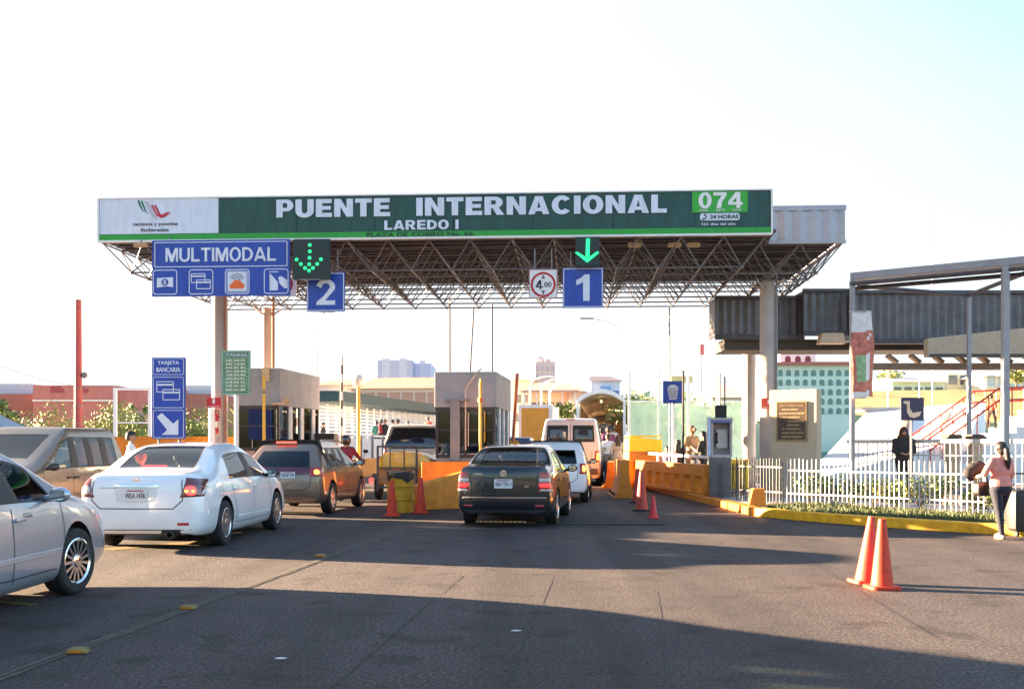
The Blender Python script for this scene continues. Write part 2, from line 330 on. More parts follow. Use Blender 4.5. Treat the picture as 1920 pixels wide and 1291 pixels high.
# pavement on the right with painted kerb
K = [(4.25, 46), (4.62, 32), (4.92, 25), (5.02, 21.6), (5.45, 20.5), (6.6, 18.7), (8.06, 16.95), (9.8, 15.7), (14, 13.6)]
me = MB(); me.prism(K+[(40, 13.6), (40, 46)], -.01, .14, 'xy'); tag(me.build('pavement', CONC, None, False), kind='structure')
def sweep(pts, wd, z0, z1, name, mat, parent=None, m=0):
    mb = MB(); pts = [Vector((p[0], p[1], 0)) for p in pts]; q = []
    for i, p in enumerate(pts):
        d = (pts[min(i+1, len(pts)-1)]-pts[max(i-1, 0)]).normalized(); n = Vector((d.y, -d.x, 0)); q += [p-n*wd/2, p+n*wd/2]
    vs = [(v.x, v.y, z0) for v in q]+[(v.x, v.y, z1) for v in q]; k = len(q); fs = []
    for i in range(0, k-2, 2):
        fs += [(i+k, i+1+k, i+3+k, i+2+k), (i, i+2, i+3, i+1), (i, i+k, i+2+k, i+2), (i+1, i+3, i+3+k, i+1+k)]
    fs += [(0, 1, 1+k, k), (k-2, 2*k-2, 2*k-1, k-1)]
    mb.add(vs, fs); return mb.build(name, mat, parent, smooth=False, bev=.02)
tag(sweep([(x-.05, y) for x, y in K[:4]], .24, -.01, .165, 'kerb', ORANGE), kind='structure')
tag(sweep([(x-.03, y-.02) for x, y in K[3:]], .24, -.01, .17, 'kerb', YELLOW), kind='structure')
soil = sheet('planting_bed', [(5.2, 23.3), (5.14, 21.66), (5.55, 20.6), (6.68, 18.8), (8.1, 17.1), (9.0, 16.6), (9.3, 19.5), (8.4, 21.2), (6.6, 23.9)], .146, M('soil', (.10, .075, .045), .95, var=.4))
# grass on the verge
mb = MB()
gk = [Vector((5.14, 21.7, 0)), Vector((5.55, 20.6, 0)), Vector((6.68, 18.8, 0)), Vector((8.1, 17.1, 0)), Vector((8.95, 16.65, 0))]
for i in range(9000):
    q = random.random()*3.999; a = lincomb(gk[int(q)], gk[int(q)+1], q % 1); u = random.random()**1.3
    p = a+Vector((.75, .66, 0)).normalized()*(.03+u*2.0)
    h = random.uniform(.03, .11)*(1.6 if random.random() < .10 else 1); an = random.uniform(0, 6.28); d = Vector((math.cos(an), math.sin(an), 0)); l = Vector((random.uniform(-.05, .05), random.uniform(-.05, .05), 0))
    p.z = .146; mb.add([p-d*.011, p+d*.011, p+l+Vector((0, 0, h))], [(0, 1, 2)])
tag(mb.build('grass', GRASSM, None, False, fix=False), kind='stuff')
def foliage(name, mat, blobs, n, sz, parent=None):
    mb = MB(); tot = sum(b[1]**2 for b in blobs)
    for c, r, sc in [(Vector(b[0]), b[1], b[2] if len(b) > 2 else (1, 1, 1)) for b in blobs]:
        for i in range(int(n*r*r/tot)):
            d = Vector((random.gauss(0, 1), random.gauss(0, 1), random.gauss(0, 1))).normalized()
            q = c+Vector((d.x*sc[0], d.y*sc[1], d.z*sc[2]))*r*random.uniform(.55, 1.08)
            a = Vector((random.gauss(0, 1), random.gauss(0, 1), random.gauss(0, 1))).normalized(); b = a.cross(d if abs(a.dot(d)) < .9 else Vector((0, 0, 1))).normalized()
            s = sz*random.uniform(.6, 1.4); mb.add([q-a*s, q+b*s*.45, q+a*s, q-b*s*.45], [(0, 1, 2, 3)])
    return mb.build(name, mat, parent, False, fix=False)
def shrub(name, label, cat, loc, h, wd, mat, n=900, sz=.06, group=None, stem=True):
    t = thing(name, label, cat, loc, 0, group); bl = []
    for i in range(7):
        a = random.uniform(0, 6.28); rr = wd*.5*random.uniform(.25, .7)
        bl.append(((math.cos(a)*rr, math.sin(a)*rr, h*random.uniform(.35, .85)), wd*random.uniform(.18, .34), (1, 1, random.uniform(.7, 1.2))))
    foliage('foliage', mat, bl, n, sz, t)
    mb = MB()
    for b in bl: mb.tube((0, 0, 0), b[0], .02*h, .006*h, 5)
    mb.build('stem', BARK, t); return t
def tree(name, label, loc, h, wd, mat, n=1500, sz=.16, group=None):
    t = thing(name, label, 'tree', loc, random.uniform(0, 6), group); bl = []; lb = MB(); lb.tube((0, 0, 0), (0, 0, h*.5), h*.03, h*.018, 8)
    for i in range(11):
        a = i*2.4+random.uniform(-.4, .4); rr = wd*.5*random.uniform(.15, .75); z = h*random.uniform(.48, .9); c = (math.cos(a)*rr, math.sin(a)*rr, z)
        bl.append((c, wd*random.uniform(.13, .24), (1, 1, .8))); lb.tube((0, 0, h*random.uniform(.3, .5)), c, h*.012, h*.004, 5)
    foliage('crown', mat, bl, n, sz, t); lb.build('trunk', BARK, t); return t
# ---------------------------------------------------------------- vehicles
NAMES = ['bc', 'bmR', 'beR', 's1R', 's2R', 's3R', 's4R', 'teR', 'tmR', 'tc', 'tmL', 'teL', 's4L', 's3L', 's2L', 's1L', 'beL', 'bmL']
WELL = M('wheel_well', (.012, .012, .012), .9, var=.2)
TRIM = M('window_trim', (.016, .016, .017), .45, var=.1)
def paint(name, col, metal=.0, rough=.35, coat=1, var=.07): return M(name, col, rough, metal, var=var, scale=3, coat=coat)
class Car:
    def __init__(c, name, label, cat, loc, rz, spec, pm, lvl=3, glassm=None, group=None, wheels=True):
        c.root = thing(name, label, cat, loc, rz, group); c.spec = spec; c.pm = pm; c.glass = glassm or GLASS
        c.body(lvl)
        if wheels: c.wheels()
    def body(c, lvl):
        st = c.spec['st']; bm = bmesh.new(); cr = bm.edges.layers.float.new('crease_edge'); rings = []; tmf = c.spec.get('tmf', .82)
        for (yl, yt, wd, zb, zm, zbelt, wb, x4, z4, xt, zt, crown) in st:
            f4 = max(0, min(1, (z4-zbelt)/max(.01, zt-zbelt))); y4 = yl+(yt-yl)*f4; ym = yl
            half = [(0, yl, zb), (.5*wd, yl, zb), (.88*wd, yl, zb), (.985*wd, yl, zb+.09), (wd, ym, zm), (wb, yl, zbelt), (x4, y4, z4), (xt, yt, zt), (xt*tmf, yt, zt+crown*.6), (0, yt, zt+crown)]
            vs = [bm.verts.new(p) for p in half]+[bm.verts.new((-p[0], p[1], p[2])) for p in half[8:0:-1]]
            rings.append(vs)
        side = c.spec['side']; top = c.spec['top']; dark = [i for i in range(min(side), max(side)) if i not in side]; bt = {0: 1, 1: 1, 16: 1, 17: 1}
        for i in range(len(rings)-1):
            for k in range(18):
                a, b = rings[i], rings[i+1]; k2 = (k+1) % 18
                f = bm.faces.new((a[k], a[k2], b[k2], b[k])); pr = {NAMES[k][:2], NAMES[k2][:2]}
                f.material_index = 3 if pr == {'s3', 's4'} and i in dark else 1 if (pr == {'s3', 's4'} and i in side) or (pr == {'tm', 'tc'} and i in top) else (2 if k in bt else 0)
        capm = c.spec.get('capm', [.6]*6); bow = c.spec.get('bow', (.05, .10))
        for ring, sgn, bw in ((rings[0], -1, bow[0]), (rings[-1], 1, bow[1])):
            g = {}
            rows = [('beR', 'bmR', 'bc', 'bmL', 'beL')]+[(s+'R', None, None, None, s+'L') for s in ('s1', 's2', 's3', 's4')]+[('teR', 'tmR', 'tc', 'tmL', 'teL')]
            for r, row in enumerate(rows):
                for q, nm in enumerate(row):
                    if nm: g[r, q] = ring[NAMES.index(nm)]
                    else:
                        e = ring[NAMES.index(row[0])].co; f = (1, capm[r], 0, -capm[r], -1)[q]
                        g[r, q] = bm.verts.new((e.x*f, e.y+sgn*bw*(1-f*f), e.z+.0))
            for r in range(5):
                for q in range(4):
                    f = bm.faces.new((g[r, q], g[r, q+1], g[r+1, q+1], g[r+1, q]))
                    if sgn < 0 and c.spec.get('caprear') and r == 3 and q in (1, 2): f.material_index = 1
                    if r == 0 and c.spec.get('darkbumper'): f.material_index = 2
        for k, s in ((5, c.spec.get('cbelt', .45)), (13, c.spec.get('cbelt', .45)), (2, .7), (16, .7), (7, .35), (11, .35)):
            for a, b in zip(rings, rings[1:]):
                e = bm.edges.get((a[k], b[k]));  e[cr] = s
        for ring in (rings[0], rings[-1]):
            for k in range(18): bm.edges.get((ring[k], ring[(k+1) % 18]))[cr] = c.spec.get('ccap', .3)
        for i in c.spec.get('cring', ()):
            for k in range(18): bm.edges.get((rings[i][k], rings[i][(k+1) % 18]))[cr] = .5
        bmesh.ops.recalc_face_normals(bm, faces=bm.faces)
        me = bpy.data.meshes.new('cage'); bm.to_mesh(me); bm.free()
        for m in (c.pm, c.glass, WELL, TRIM): me.materials.append(m)
        o = bpy.data.objects.new('cage', me); COL.objects.link(o)
        sm = o.modifiers.new('s', 'SUBSURF'); sm.levels = lvl; sm.render_levels = lvl
        cm = MB(); Rw = c.spec['rw']; Wm = max(s[2] for s in st)
        for y in c.spec['axles']:
            for s in (-1, 1): cm.lathe([(Rw+c.spec.get('gap', .055), s*(Wm-.30)), (Rw+c.spec.get('gap', .055), s*(Wm+.3))], 40, (0, y, Rw+.01), 'x', 2)
        co = cm.build('cut', [c.pm, c.glass, WELL, TRIM], None, False)
        bo = o.modifiers.new('b', 'BOOLEAN'); bo.operation = 'DIFFERENCE'; bo.solver = 'EXACT'; bo.object = co
        dg = bpy.context.evaluated_depsgraph_get()
        me2 = bpy.data.meshes.new_from_object(o.evaluated_get(dg))
        bpy.data.objects.remove(o); bpy.data.objects.remove(co)
        bm = bmesh.new(); bm.from_mesh(me2); bm.normal_update()
        c.bvh = BVHTree.FromBMesh(bm)
        gf = [f for f in bm.faces if f.material_index == 1]
        if gf:
            r = bmesh.ops.inset_region(bm, faces=gf, thickness=c.spec.get('trim', .02), depth=-.006, use_even_offset=True)
            for f in r['faces']: f.material_index = 3
        bm.normal_update()
        groups = {}
        for f in bm.faces: groups.setdefault(f.material_index, []).append(f)
        def emit(faces, name, mat, off=0, flip=False):
            idx = {}; vs = []; fs = []
            for f in faces:
                ff = []
                for v in f.verts:
                    if v.index not in idx: idx[v.index] = len(vs); vs.append(v.co-v.normal*off)
                    ff.append(idx[v.index])
                fs.append(tuple(reversed(ff)) if flip else tuple(ff))
            m = bpy.data.meshes.new(name); m.from_pydata(vs, [], fs); return finish(m, name, mat, c.root, True, 38)
        bm.verts.index_update()
        emit(groups[0], 'body', c.pm)
        if 2 in groups: emit(groups[2], 'underbody', WELL)
        if 3 in groups: emit(groups[3], 'window_trim', TRIM)
        if 1 in groups:
            left = set(groups[1])
            while left:
                isl = [left.pop()]; k = 0
                while k < len(isl):
                    for e in isl[k].edges:
                        for f in e.link_faces:
                            if f in left: left.discard(f); isl.append(f)
                    k += 1
                n = sum((f.normal for f in isl), Vector()); cy = sum(f.calc_center_median().y for f in isl)/len(isl)
                emit(isl, 'side_window' if abs(n.x) > abs(n.y) else ('windscreen' if n.y > 0 else 'rear_window'), c.glass)
            emit([f for f in groups[0] if all(v.co.z > .45 for v in f.verts)], 'interior_lining', INTER, .025, True)
            c.seats()
        bm.free(); bpy.data.meshes.remove(me2)
    def seats(c):
        for y, xs in c.spec.get('seats', ()):
            for x in xs:
                mb = MB(); wd = .46 if len(xs) == 2 else .36
                mb.rbox((x, y, .62), (wd, .14, .62), .08); mb.rbox((x, y+.25, .42), (wd, .5, .16), .05, ax=0); mb.rbox((x, y-.04, 1.04), (.26, .09, .19), .06)
                mb.build('seat', SEATM, c.root)
        if c.spec.get('seats'):
            y = c.spec['seats'][0][0]; mb = MB(); mb.box((0, y+.85, .82), (1.25, .3, .12)); mb.lathe([(.17, -.012), (.185, 0), (.17, .012)], 20, (-.36, y+.52, .86), 'y', closed=True)
            mb.build('dashboard', PLAST, c.root)
    def wheels(c):
        Rw = c.spec['rw']; tw = c.spec.get('tw', .2); rr = c.spec.get('rr', .66)*Rw; trk = c.spec['track']/2; ns = c.spec.get('spokes', 5); st = c.spec.get('steer', 0)
        for k, y in enumerate(c.spec['axles']):
            for s in (-1, 1):
                h = tw/2
                tm = MB().lathe([(rr, -h), (rr+.02, -h-.004), (Rw-.03, -h-.002), (Rw-.006, -h+.02), (Rw, -h+.05), (Rw, h-.05), (Rw-.006, h-.02), (Rw-.03, h+.002), (rr+.02, h+.004), (rr, h)], 36, axis='x', closed=True)
                tm.lathe([(rr*.99, -h*.2), (rr*.99, h*.2)], 24, axis='x')
                t = tm.build('wheel', RUB, c.root); t.location = (s*(trk), y, Rw); t.rotation_euler = (random.random()*2, 0, (R(180) if s < 0 else 0)+(st if k else 0))
                mb = MB(); o = h-.012
                mb.lathe([(rr, o-.05), (rr, o+.012), (rr-.012, o+.016), (rr-.03, o+.004), (rr-.035, o-.05)], 36, axis='x', closed=True)
                mb.lathe([(.075, o-.05), (.075, o), (.05, o+.012), (.005, o+.014)], 18, axis='x')
                for i in range(ns):
                    a = 2*math.pi*i/ns; cs, sn = math.cos(a), math.sin(a); w0, w1 = c.spec.get('spw', (.06, .035)); vs = []
                    for (rad, ww) in ((.05, w0), (rr-.02, w1)):
                        for dx in (o-.03, o+.006):
                            for q in (-1, 1): vs.append((dx, cs*rad-sn*ww*q, sn*rad+cs*ww*q))
                    mb.add(vs, [(0, 1, 3, 2), (4, 6, 7, 5), (0, 4, 5, 1), (2, 3, 7, 6), (0, 2, 6, 4), (1, 5, 7, 3)])
                mb.build('rim', c.spec.get('rimm', ALLOY), t)
    def cast(c, p, d):
        p = Vector(p); d = Vector(d).normalized(); h = c.bvh.ray_cast(p-d*3, d)
        return h[0], h[1]
    def patch(c, pts, d, name, mat, off=.006, n=8, parent=None, rnd=False, sink=.03):
        """a thin moulded piece lying on the body: four corners projected along d"""
        a, b, e, f = [Vector(p) for p in pts]; mb = MB(); g = {}; vs = []; back = []; d = Vector(d).normalized()
        for i in range(n+1):
            for j in range(n+1):
                u, v = i/n, j/n
                if rnd:
                    x, y = 2*u-1, 2*v-1; u2 = x*math.sqrt(1-y*y/2); v2 = y*math.sqrt(1-x*x/2); u, v = u2/2+.5, v2/2+.5
                p = a*(1-u)*(1-v)+b*u*(1-v)+e*u*v+f*(1-u)*v; h, nn = c.cast(p, d)
                if h is None: g[i, j] = None; continue
                ed = min(i, j, n-i, n-j) == 0
                g[i, j] = len(vs); vs.append(h-d*(off*.25 if ed else off)); back.append(h+d*sink)
        k = len(vs); fs = []
        for i in range(n):
            for j in range(n):
                q = [g[i, j], g[i+1, j], g[i+1, j+1], g[i, j+1]]
                if None not in q: fs.append(tuple(q))
        if not fs: return None
        mb.add(vs, fs); o = mb.build(name, mat, parent or c.root, True, 50)
        return o
    def seam(c, pts, d, wd=.012, mb=None, off=.0025, n=14):
        mb = mb or MB(); d = Vector(d).normalized(); L = []
        for a, b in zip(pts, pts[1:]):
            a, b = Vector(a), Vector(b)
            for i in range(n+1): L.append(a+(b-a)*i/n)
        prev = None
        for i, p in enumerate(L):
            t = (L[min(i+1, len(L)-1)]-L[max(i-1, 0)]).normalized(); s = t.cross(d).normalized()*wd/2; row = []
            for q in (p-s, p+s):
                h, _ = c.cast(q, d)
                if h is None: row = None; break
                row.append(h-d*off)
            if row and prev: mb.add(prev+row, [(0, 1, 3, 2)])
            prev = row
        return mb
    def mirror_unit(c, x, y, z, mat=None, s=1):
        mb = MB(); mb.ball((x+s*.10, y, z), .1, 12, sc=(1.0, .75, .72)); mb.tube((x-s*.06, y+.02, z-.04), (x+s*.05, y, z-.03), .035, .03, 8)
        o = mb.build('door_mirror', mat or c.pm, c.root); 
        m2 = MB().rbox((x+s*.10, y-.066, z), (.135, .012, .095), .03); m2.build('mirror_glass', M('mirror', (.5, .52, .55), .05, 1, var=.02), o)
    def handle(c, x, y, z, mat=None):
        h, n = c.cast((x, y, z), (-1 if x > 0 else 1, 0, 0))
        if h is None: return
        s = 1 if x > 0 else -1
        MB().rbox((h.x+s*.014, y, z), (.028, .17, .032), .013, ax=0).build('door_handle', mat or c.pm, c.root, bev=.004)
    def plate(c, x, z, s, wd=.32, ht=.16, y=None, d=1):
        h, n = c.cast((x, 0, z), (0, d, 0)); yy = (h.y-d*.012) if y is None else y
        o = MB().rbox((x, yy, z), (wd, .008, ht), .015).build('licence_plate', PLATE, c.root)
        if s: text(s, wd*.84, ht*.46, (x, yy-d*.006, z-.004), PLT, o, .02, .002, 'plate_lettering', None if d > 0 else Matrix.Rotation(math.pi, 3, 'Z'))
        MB().box((x, yy-d*.005, z+ht*.38), (wd*.7, .003, ht*.1)).build('plate_band', M('plate_red', (.3, .05, .06), .5), o)
        return o
# stations: (y_low, y_top, half_width, z_bottom, z_mid, z_belt, w_belt, x_glasstop, z_glasstop, x_roof, z_roof, crown)
SEDAN = dict(axles=(-1.388, 1.388), rw=.325, track=1.57, tw=.21, spokes=7, spw=(.05, .05), bow=(.09, .16), seats=((.12, (-.38, .38)), (-.85, (-.38, .38))),
    side=(4, 5, 7), top=(2, 3, 8), tmf=.90, cbelt=.35, ccap=.25, st=[
    (-2.40, -2.36, .80, .24, .58, .86, .755, .70, .95, .62, 1.02, .015),
    (-2.22, -2.22, .885, .21, .58, .905, .825, .76, 1.00, .66, 1.055, .02),
    (-1.78, -1.74, .895, .20, .58, .93, .85, .79, 1.02, .72, 1.065, .03),
    (-1.40, -1.33, .895, .19, .58, .94, .85, .735, 1.22, .665, 1.285, .04),
    (-1.15, -.92, .895, .18, .58, .94, .85, .66, 1.345, .555, 1.41, .035),
    (-.62, -.50, .895, .17, .58, .94, .855, .635, 1.39, .545, 1.44, .035),
    (-.06, -.06, .895, .17, .58, .935, .855, .63, 1.40, .545, 1.455, .03),
    (.03, .02, .895, .17, .58, .935, .855, .63, 1.40, .545, 1.453, .03),
    (.98, .42, .895, .17, .58, .925, .85, .645, 1.34, .555, 1.39, .035),
    (1.35, 1.28, .895, .19, .58, .90, .845, .75, .97, .67, 1.01, .03),
    (1.80, 1.80, .89, .20, .56, .83, .83, .75, .90, .66, .935, .03),
    (2.15, 2.12, .84, .21, .52, .72, .76, .68, .79, .58, .82, .02),
    (2.30, 2.28, .74, .24, .48, .62, .66, .60, .69, .5, .715, .015)])
def sedan_bits(c, right_only=False, seams=True):
    mb = MB()
    for s in ((1,) if right_only else (1, -1)):
        d = (-s, 0, 0); x = s*.9
        c.seam([(x, .0, .9), (x, .0, .32), (x, .02, .26)], d, .012, mb)
        c.seam([(x, .98, .9), (x, 1.0, .70), (x, .98, .3)], d, .012, mb)
        c.seam([(x, -1.05, .92), (x, -1.02, .75), (x, -.90, .52), (x, -.86, .3)], d, .012, mb)
        c.seam([(x, .98, .30), (x, -.86, .30)], d, .010, mb)
        c.handle(x, -.90, .80); c.handle(x, .12, .80)
        if s > 0: c.seam([(x, -1.62, .86), (x, -1.47, .86), (x, -1.47, .72), (x, -1.62, .72), (x, -1.62, .86)], d, .008, mb, .0025, 5)
        c.patch([(s*.55, 0, .36), (s*.70, 0, .36), (s*.70, 0, .40), (s*.55, 0, .40)], (0, 1, 0), 'reflector', REDL, .008, 4)
    return mb
# ---- white sedan with its brake lamps lit
PW = paint('pearl_white', (.74, .74, .76), .0, .3)
PW2 = M('bumper_white', (.70, .70, .72), .35, coat=1, var=.03)
a = Car('white_sedan', 'white sedan with lit red brake lamps and a chrome trunk trim', 'car', (-4.92, 16.72, 0), R(-2.5), SEDAN, PW)
mb = sedan_bits(a)
B = (0, 1, 0)
a.seam([(-.60, 0, .97), (-.62, 0, .70), (-.50, 0, .585), (.50, 0, .585), (.62, 0, .70), (.60, 0, .97)], B, .014, mb)
a.seam([(-.84, 0, .30), (.84, 0, .30)], B, .012, mb)
mb.build('panel_seam', TRIM, a.root, False)
for s in (1, -1):
    d = (-s*.62, .78, 0)
    ln = a.patch([(s*.52, -2.36, .735), (s*.80, -2.15, .745), (s*.86, -2.0, .97), (s*.60, -2.30, 1.0)], d, 'tail_light', M('smoked_lens', (.16, .03, .03), .12, coat=1, var=.2), .012, 12)
    a.patch([(s*.565, -2.33, .755), (s*.70, -2.24, .755), (s*.70, -2.24, .90), (s*.565, -2.33, .90)], d, 'lamp_ring', REDON if s > 0 else CLEARL, .018, 10, ln, True)
    if s > 0:
        for u in (.585, .69): a.patch([(u-.022, -2.33, .80), (u+.022, -2.30, .80), (u+.022, -2.30, .84), (u-.022, -2.33, .84)], d, 'brake_bulb', AMBON, .026, 6, ln, True)
    a.patch([(s*.74, -2.2, .755), (s*.80, -2.13, .76), (s*.845, -2.02, .90), (s*.76, -2.17, .82)], d, 'reverse_lens', CLEARL, .017, 6, ln)
    a.patch([(s*.30-.03*s, 0, .855), (s*.52, 0, .855), (s*.52, 0, .87), (s*.27, 0, .87)], B, 'model_badge', ALLOY, .008, 3) if s < 0 else None
a.patch([(-.30, 0, .875), (.30, 0, .875), (.31, 0, .915), (-.31, 0, .915)], B, 'trunk_chrome_trim', CHROME, .035, 10)
a.patch([(-.26, 0, .68), (.26, 0, .68), (.30, 0, .86), (-.30, 0, .86)], B, 'plate_recess', paint('recess_white', (.60, .60, .62), 0, .4), .003, 6)
a.plate(0, .765, 'WLA 1476')
bd = MB().lathe([(.034, -.006), (.046, -.006), (.046, .006), (.034, .006)], 20, closed=True, axis='y'); h, _ = a.cast((0, 0, .985), B); bd.box((0, 0, 0), (.10, .01, .02)); o = bd.build('badge', CHROME, a.root); o.location = (0, h.y-.028, .965)
MB().lathe([(.05, -.1), (.05, .12), (.043, .12), (.043, -.1)], 16, (.45, -2.36, .235), 'y', closed=True).build('exhaust_pipe', DSTEEL, a.root)
a.patch([(.30, 0, .21), (.60, 0, .21), (.58, 0, .30), (.34, 0, .30)], B, 'exhaust_cutout', BLACK, .006, 8)
for s in (1, -1): a.mirror_unit(s*.87, .80, .98, PLAST if s > 0 else None, s)
o = MB().box((-.1, -1.55, 1.14), (.36, .03, .03)).build('high_brake_lamp', REDON, a.root)
for s in (1, -1): a.patch([(s*.9, -.82, .34), (s*.9, .94, .34), (s*.9, .94, .38), (s*.9, -.82, .40)], (-s, 0, 0), 'side_moulding', PW2, .014, 10)
# ---- dark green sedan in the first lane
JET = dict(axles=(-1.256, 1.256), rw=.315, track=1.50, tw=.2, spokes=5, bow=(.07, .14), seats=((.15, (-.36, .36)), (-.75, (-.36, .36))),
    side=(4, 5, 7), top=(2, 3, 8), tmf=.90, cbelt=.5, ccap=.6, st=[
    (-2.16, -2.15, .80, .23, .55, .86, .785, .765, .97, .72, 1.05, .010),
    (-2.02, -2.02, .855, .21, .55, .90, .82, .775, 1.0, .70, 1.06, .015),
    (-1.66, -1.62, .867, .20, .55, .92, .835, .775, 1.02, .69, 1.07, .02),
    (-1.30, -1.24, .867, .19, .55, .93, .835, .72, 1.22, .635, 1.27, .03),
    (-1.05, -.92, .867, .18, .55, .93, .835, .665, 1.33, .585, 1.385, .03),
    (-.60, -.46, .867, .17, .55, .93, .835, .64, 1.365, .565, 1.415, .03),
    (-.05, -.05, .867, .17, .55, .925, .835, .635, 1.37, .56, 1.425, .025),
    (.04, .03, .867, .17, .55, .925, .835, .635, 1.37, .56, 1.425, .025),
    (.92, .40, .867, .17, .55, .92, .83, .65, 1.31, .57, 1.36, .03),
    (1.22, 1.15, .867, .19, .55, .90, .83, .74, .97, .67, 1.0, .03),
    (1.62, 1.62, .86, .20, .53, .83, .81, .74, .88, .66, .91, .03),
    (1.95, 1.93, .82, .21, .50, .72, .75, .68, .78, .58, .80, .02),
    (2.08, 2.06, .74, .24, .46, .62, .67, .60, .68, .5, .70, .015)])
PG = paint('dark_green_metallic', (.0020, .0052, .0085), .15, .25)
j = Car('dark_green_sedan', 'dark green sedan with red tail lights stopped in lane 1, seen from behind', 'car', (.16, 20.65, 0), R(-8), JET, PG)
mb = sedan_bits(j)
j.seam([(-.60, 0, 1.0), (-.56, 0, .60), (.56, 0, .60), (.60, 0, 1.0)], B, .012, mb)
j.seam([(-.80, 0, .575), (.80, 0, .575)], B, .012, mb); mb.build('panel_seam', TRIM, j.root, False)
j.patch([(-.84, 0, .515), (.84, 0, .515), (.84, 0, .535), (-.84, 0, .535)], B, 'bumper_strip', CHROME, .012, 16)
for s in (1, -1):
    d = (-s*.45, .9, 0)
    ln = j.patch([(s*.57, -2.12, .635), (s*.82, -2.02, .635), (s*.80, -2.0, .955), (s*.60, -2.1, .965)], d, 'tail_light', REDL, .012, 10)
    for z0, z1, m in ((.79, .86, CLEARL), (.635, .675, CLEARL), (.69, .78, M('red_glow_lens', (.6, .015, .02), .2, emit=.10, ecol=(1, .05, .06)))):
        j.patch([(s*.585, -2.12, z0), (s*.80, -2.02, z0), (s*.80, -2.02, z1), (s*.585, -2.12, z1)], d, 'lens_band', m, .018, 6, ln)
j.plate(0, .765, '663 TH 1', .32, .16)
o = MB().lathe([(.040, -.006), (.052, -.006), (.052, .006), (.040, .006)], 20, closed=True, axis='y')
for p, q in (((-.03, .03), (-.012, -.03)), ((-.012, -.03), (0, .0)), ((0, 0), (.012, -.03)), ((.012, -.03), (.03, .03)), ((-.012, .036), (0, .006)), ((0, .006), (.012, .036))): o.tube((p[0], 0, p[1]), (q[0], 0, q[1]), .005, n=5)
o = o.build('badge', CHROME, j.root); h, _ = j.cast((0, 0, .945), B); o.location = (0, h.y-.012, .945)
h, _ = j.cast((-.42, 0, .93), B); text('Jetta', .15, .045, (-.44, h.y-.012, .93), CHROME, j.root, .02, .003, 'model_lettering'); text('2.0', .07, .035, (.40, h.y-.012, .72), CHROME, j.root, .02, .003, 'model_lettering')
MB().lathe([(.032, -.1), (.032, .1), (.027, .1), (.027, -.1)], 14, (-.42, -2.12, .22), 'y', closed=True).build('exhaust_pipe', DSTEEL, j.root)
j.patch([(-.74, 0, .24), (.74, 0, .24), (.76, 0, .31), (-.76, 0, .31)], B, 'bumper_valance', PLAST, .008, 14)
for s in (1, -1): j.mirror_unit(s*.85, .78, .97, PLAST, s)
MB().tube((0, -.85, 1.42), (0, -1.02, 1.62), .005, .003, 6).build('antenna', BLACK, j.root)
MB().box((0, -1.5, 1.10), (.3, .03, .025)).build('high_brake_lamp', REDL, j.root)
WSEDAN, GSEDAN = a, j
# ---- silver sedan cut by the left edge of the frame
SIL = dict(SEDAN); SIL.update(rw=.322, spokes=15, spw=(.012, .016), rr=.70, steer=R(-9), axles=(-1.35, 1.30), rimm=CHROME)
PS = paint('silver_metallic', (.46, .48, .54), .55, .32)
s_ = Car('silver_sedan', 'silver sedan with spoked wheel covers, only its front half in view', 'car', (-5.09, 9.02, 0), R(-.5), SIL, PS)
mb = sedan_bits(s_); mb.build('panel_seam', TRIM, s_.root, False)
for s in (1, -1):
    s_.mirror_unit(s*.86, .72, .99, None, s)
    s_.patch([(s*.9, -.84, .44), (s*.9, .94, .44), (s*.9, .94, .49), (s*.9, -.84, .49)], (-s, 0, 0), 'side_moulding', paint('silver_trim', (.52, .54, .60), .5, .3), .014, 10)
    s_.patch([(s*.9, .30-.1, .81), (s*.9, .38, .81), (s*.9, .38, .85), (s*.9, .2, .85)], (-s, 0, 0), 'handle_recess', paint('silver_shade', (.22, .23, .25), .6, .4), .003, 4)
    s_.patch([(s*.62, 2.2, .60), (s*.80, 2.02, .62), (s*.80, 2.0, .75), (s*.64, 2.15, .72)], (-s*.6, -.8, 0), 'headlight', CLEARL, .01, 8)
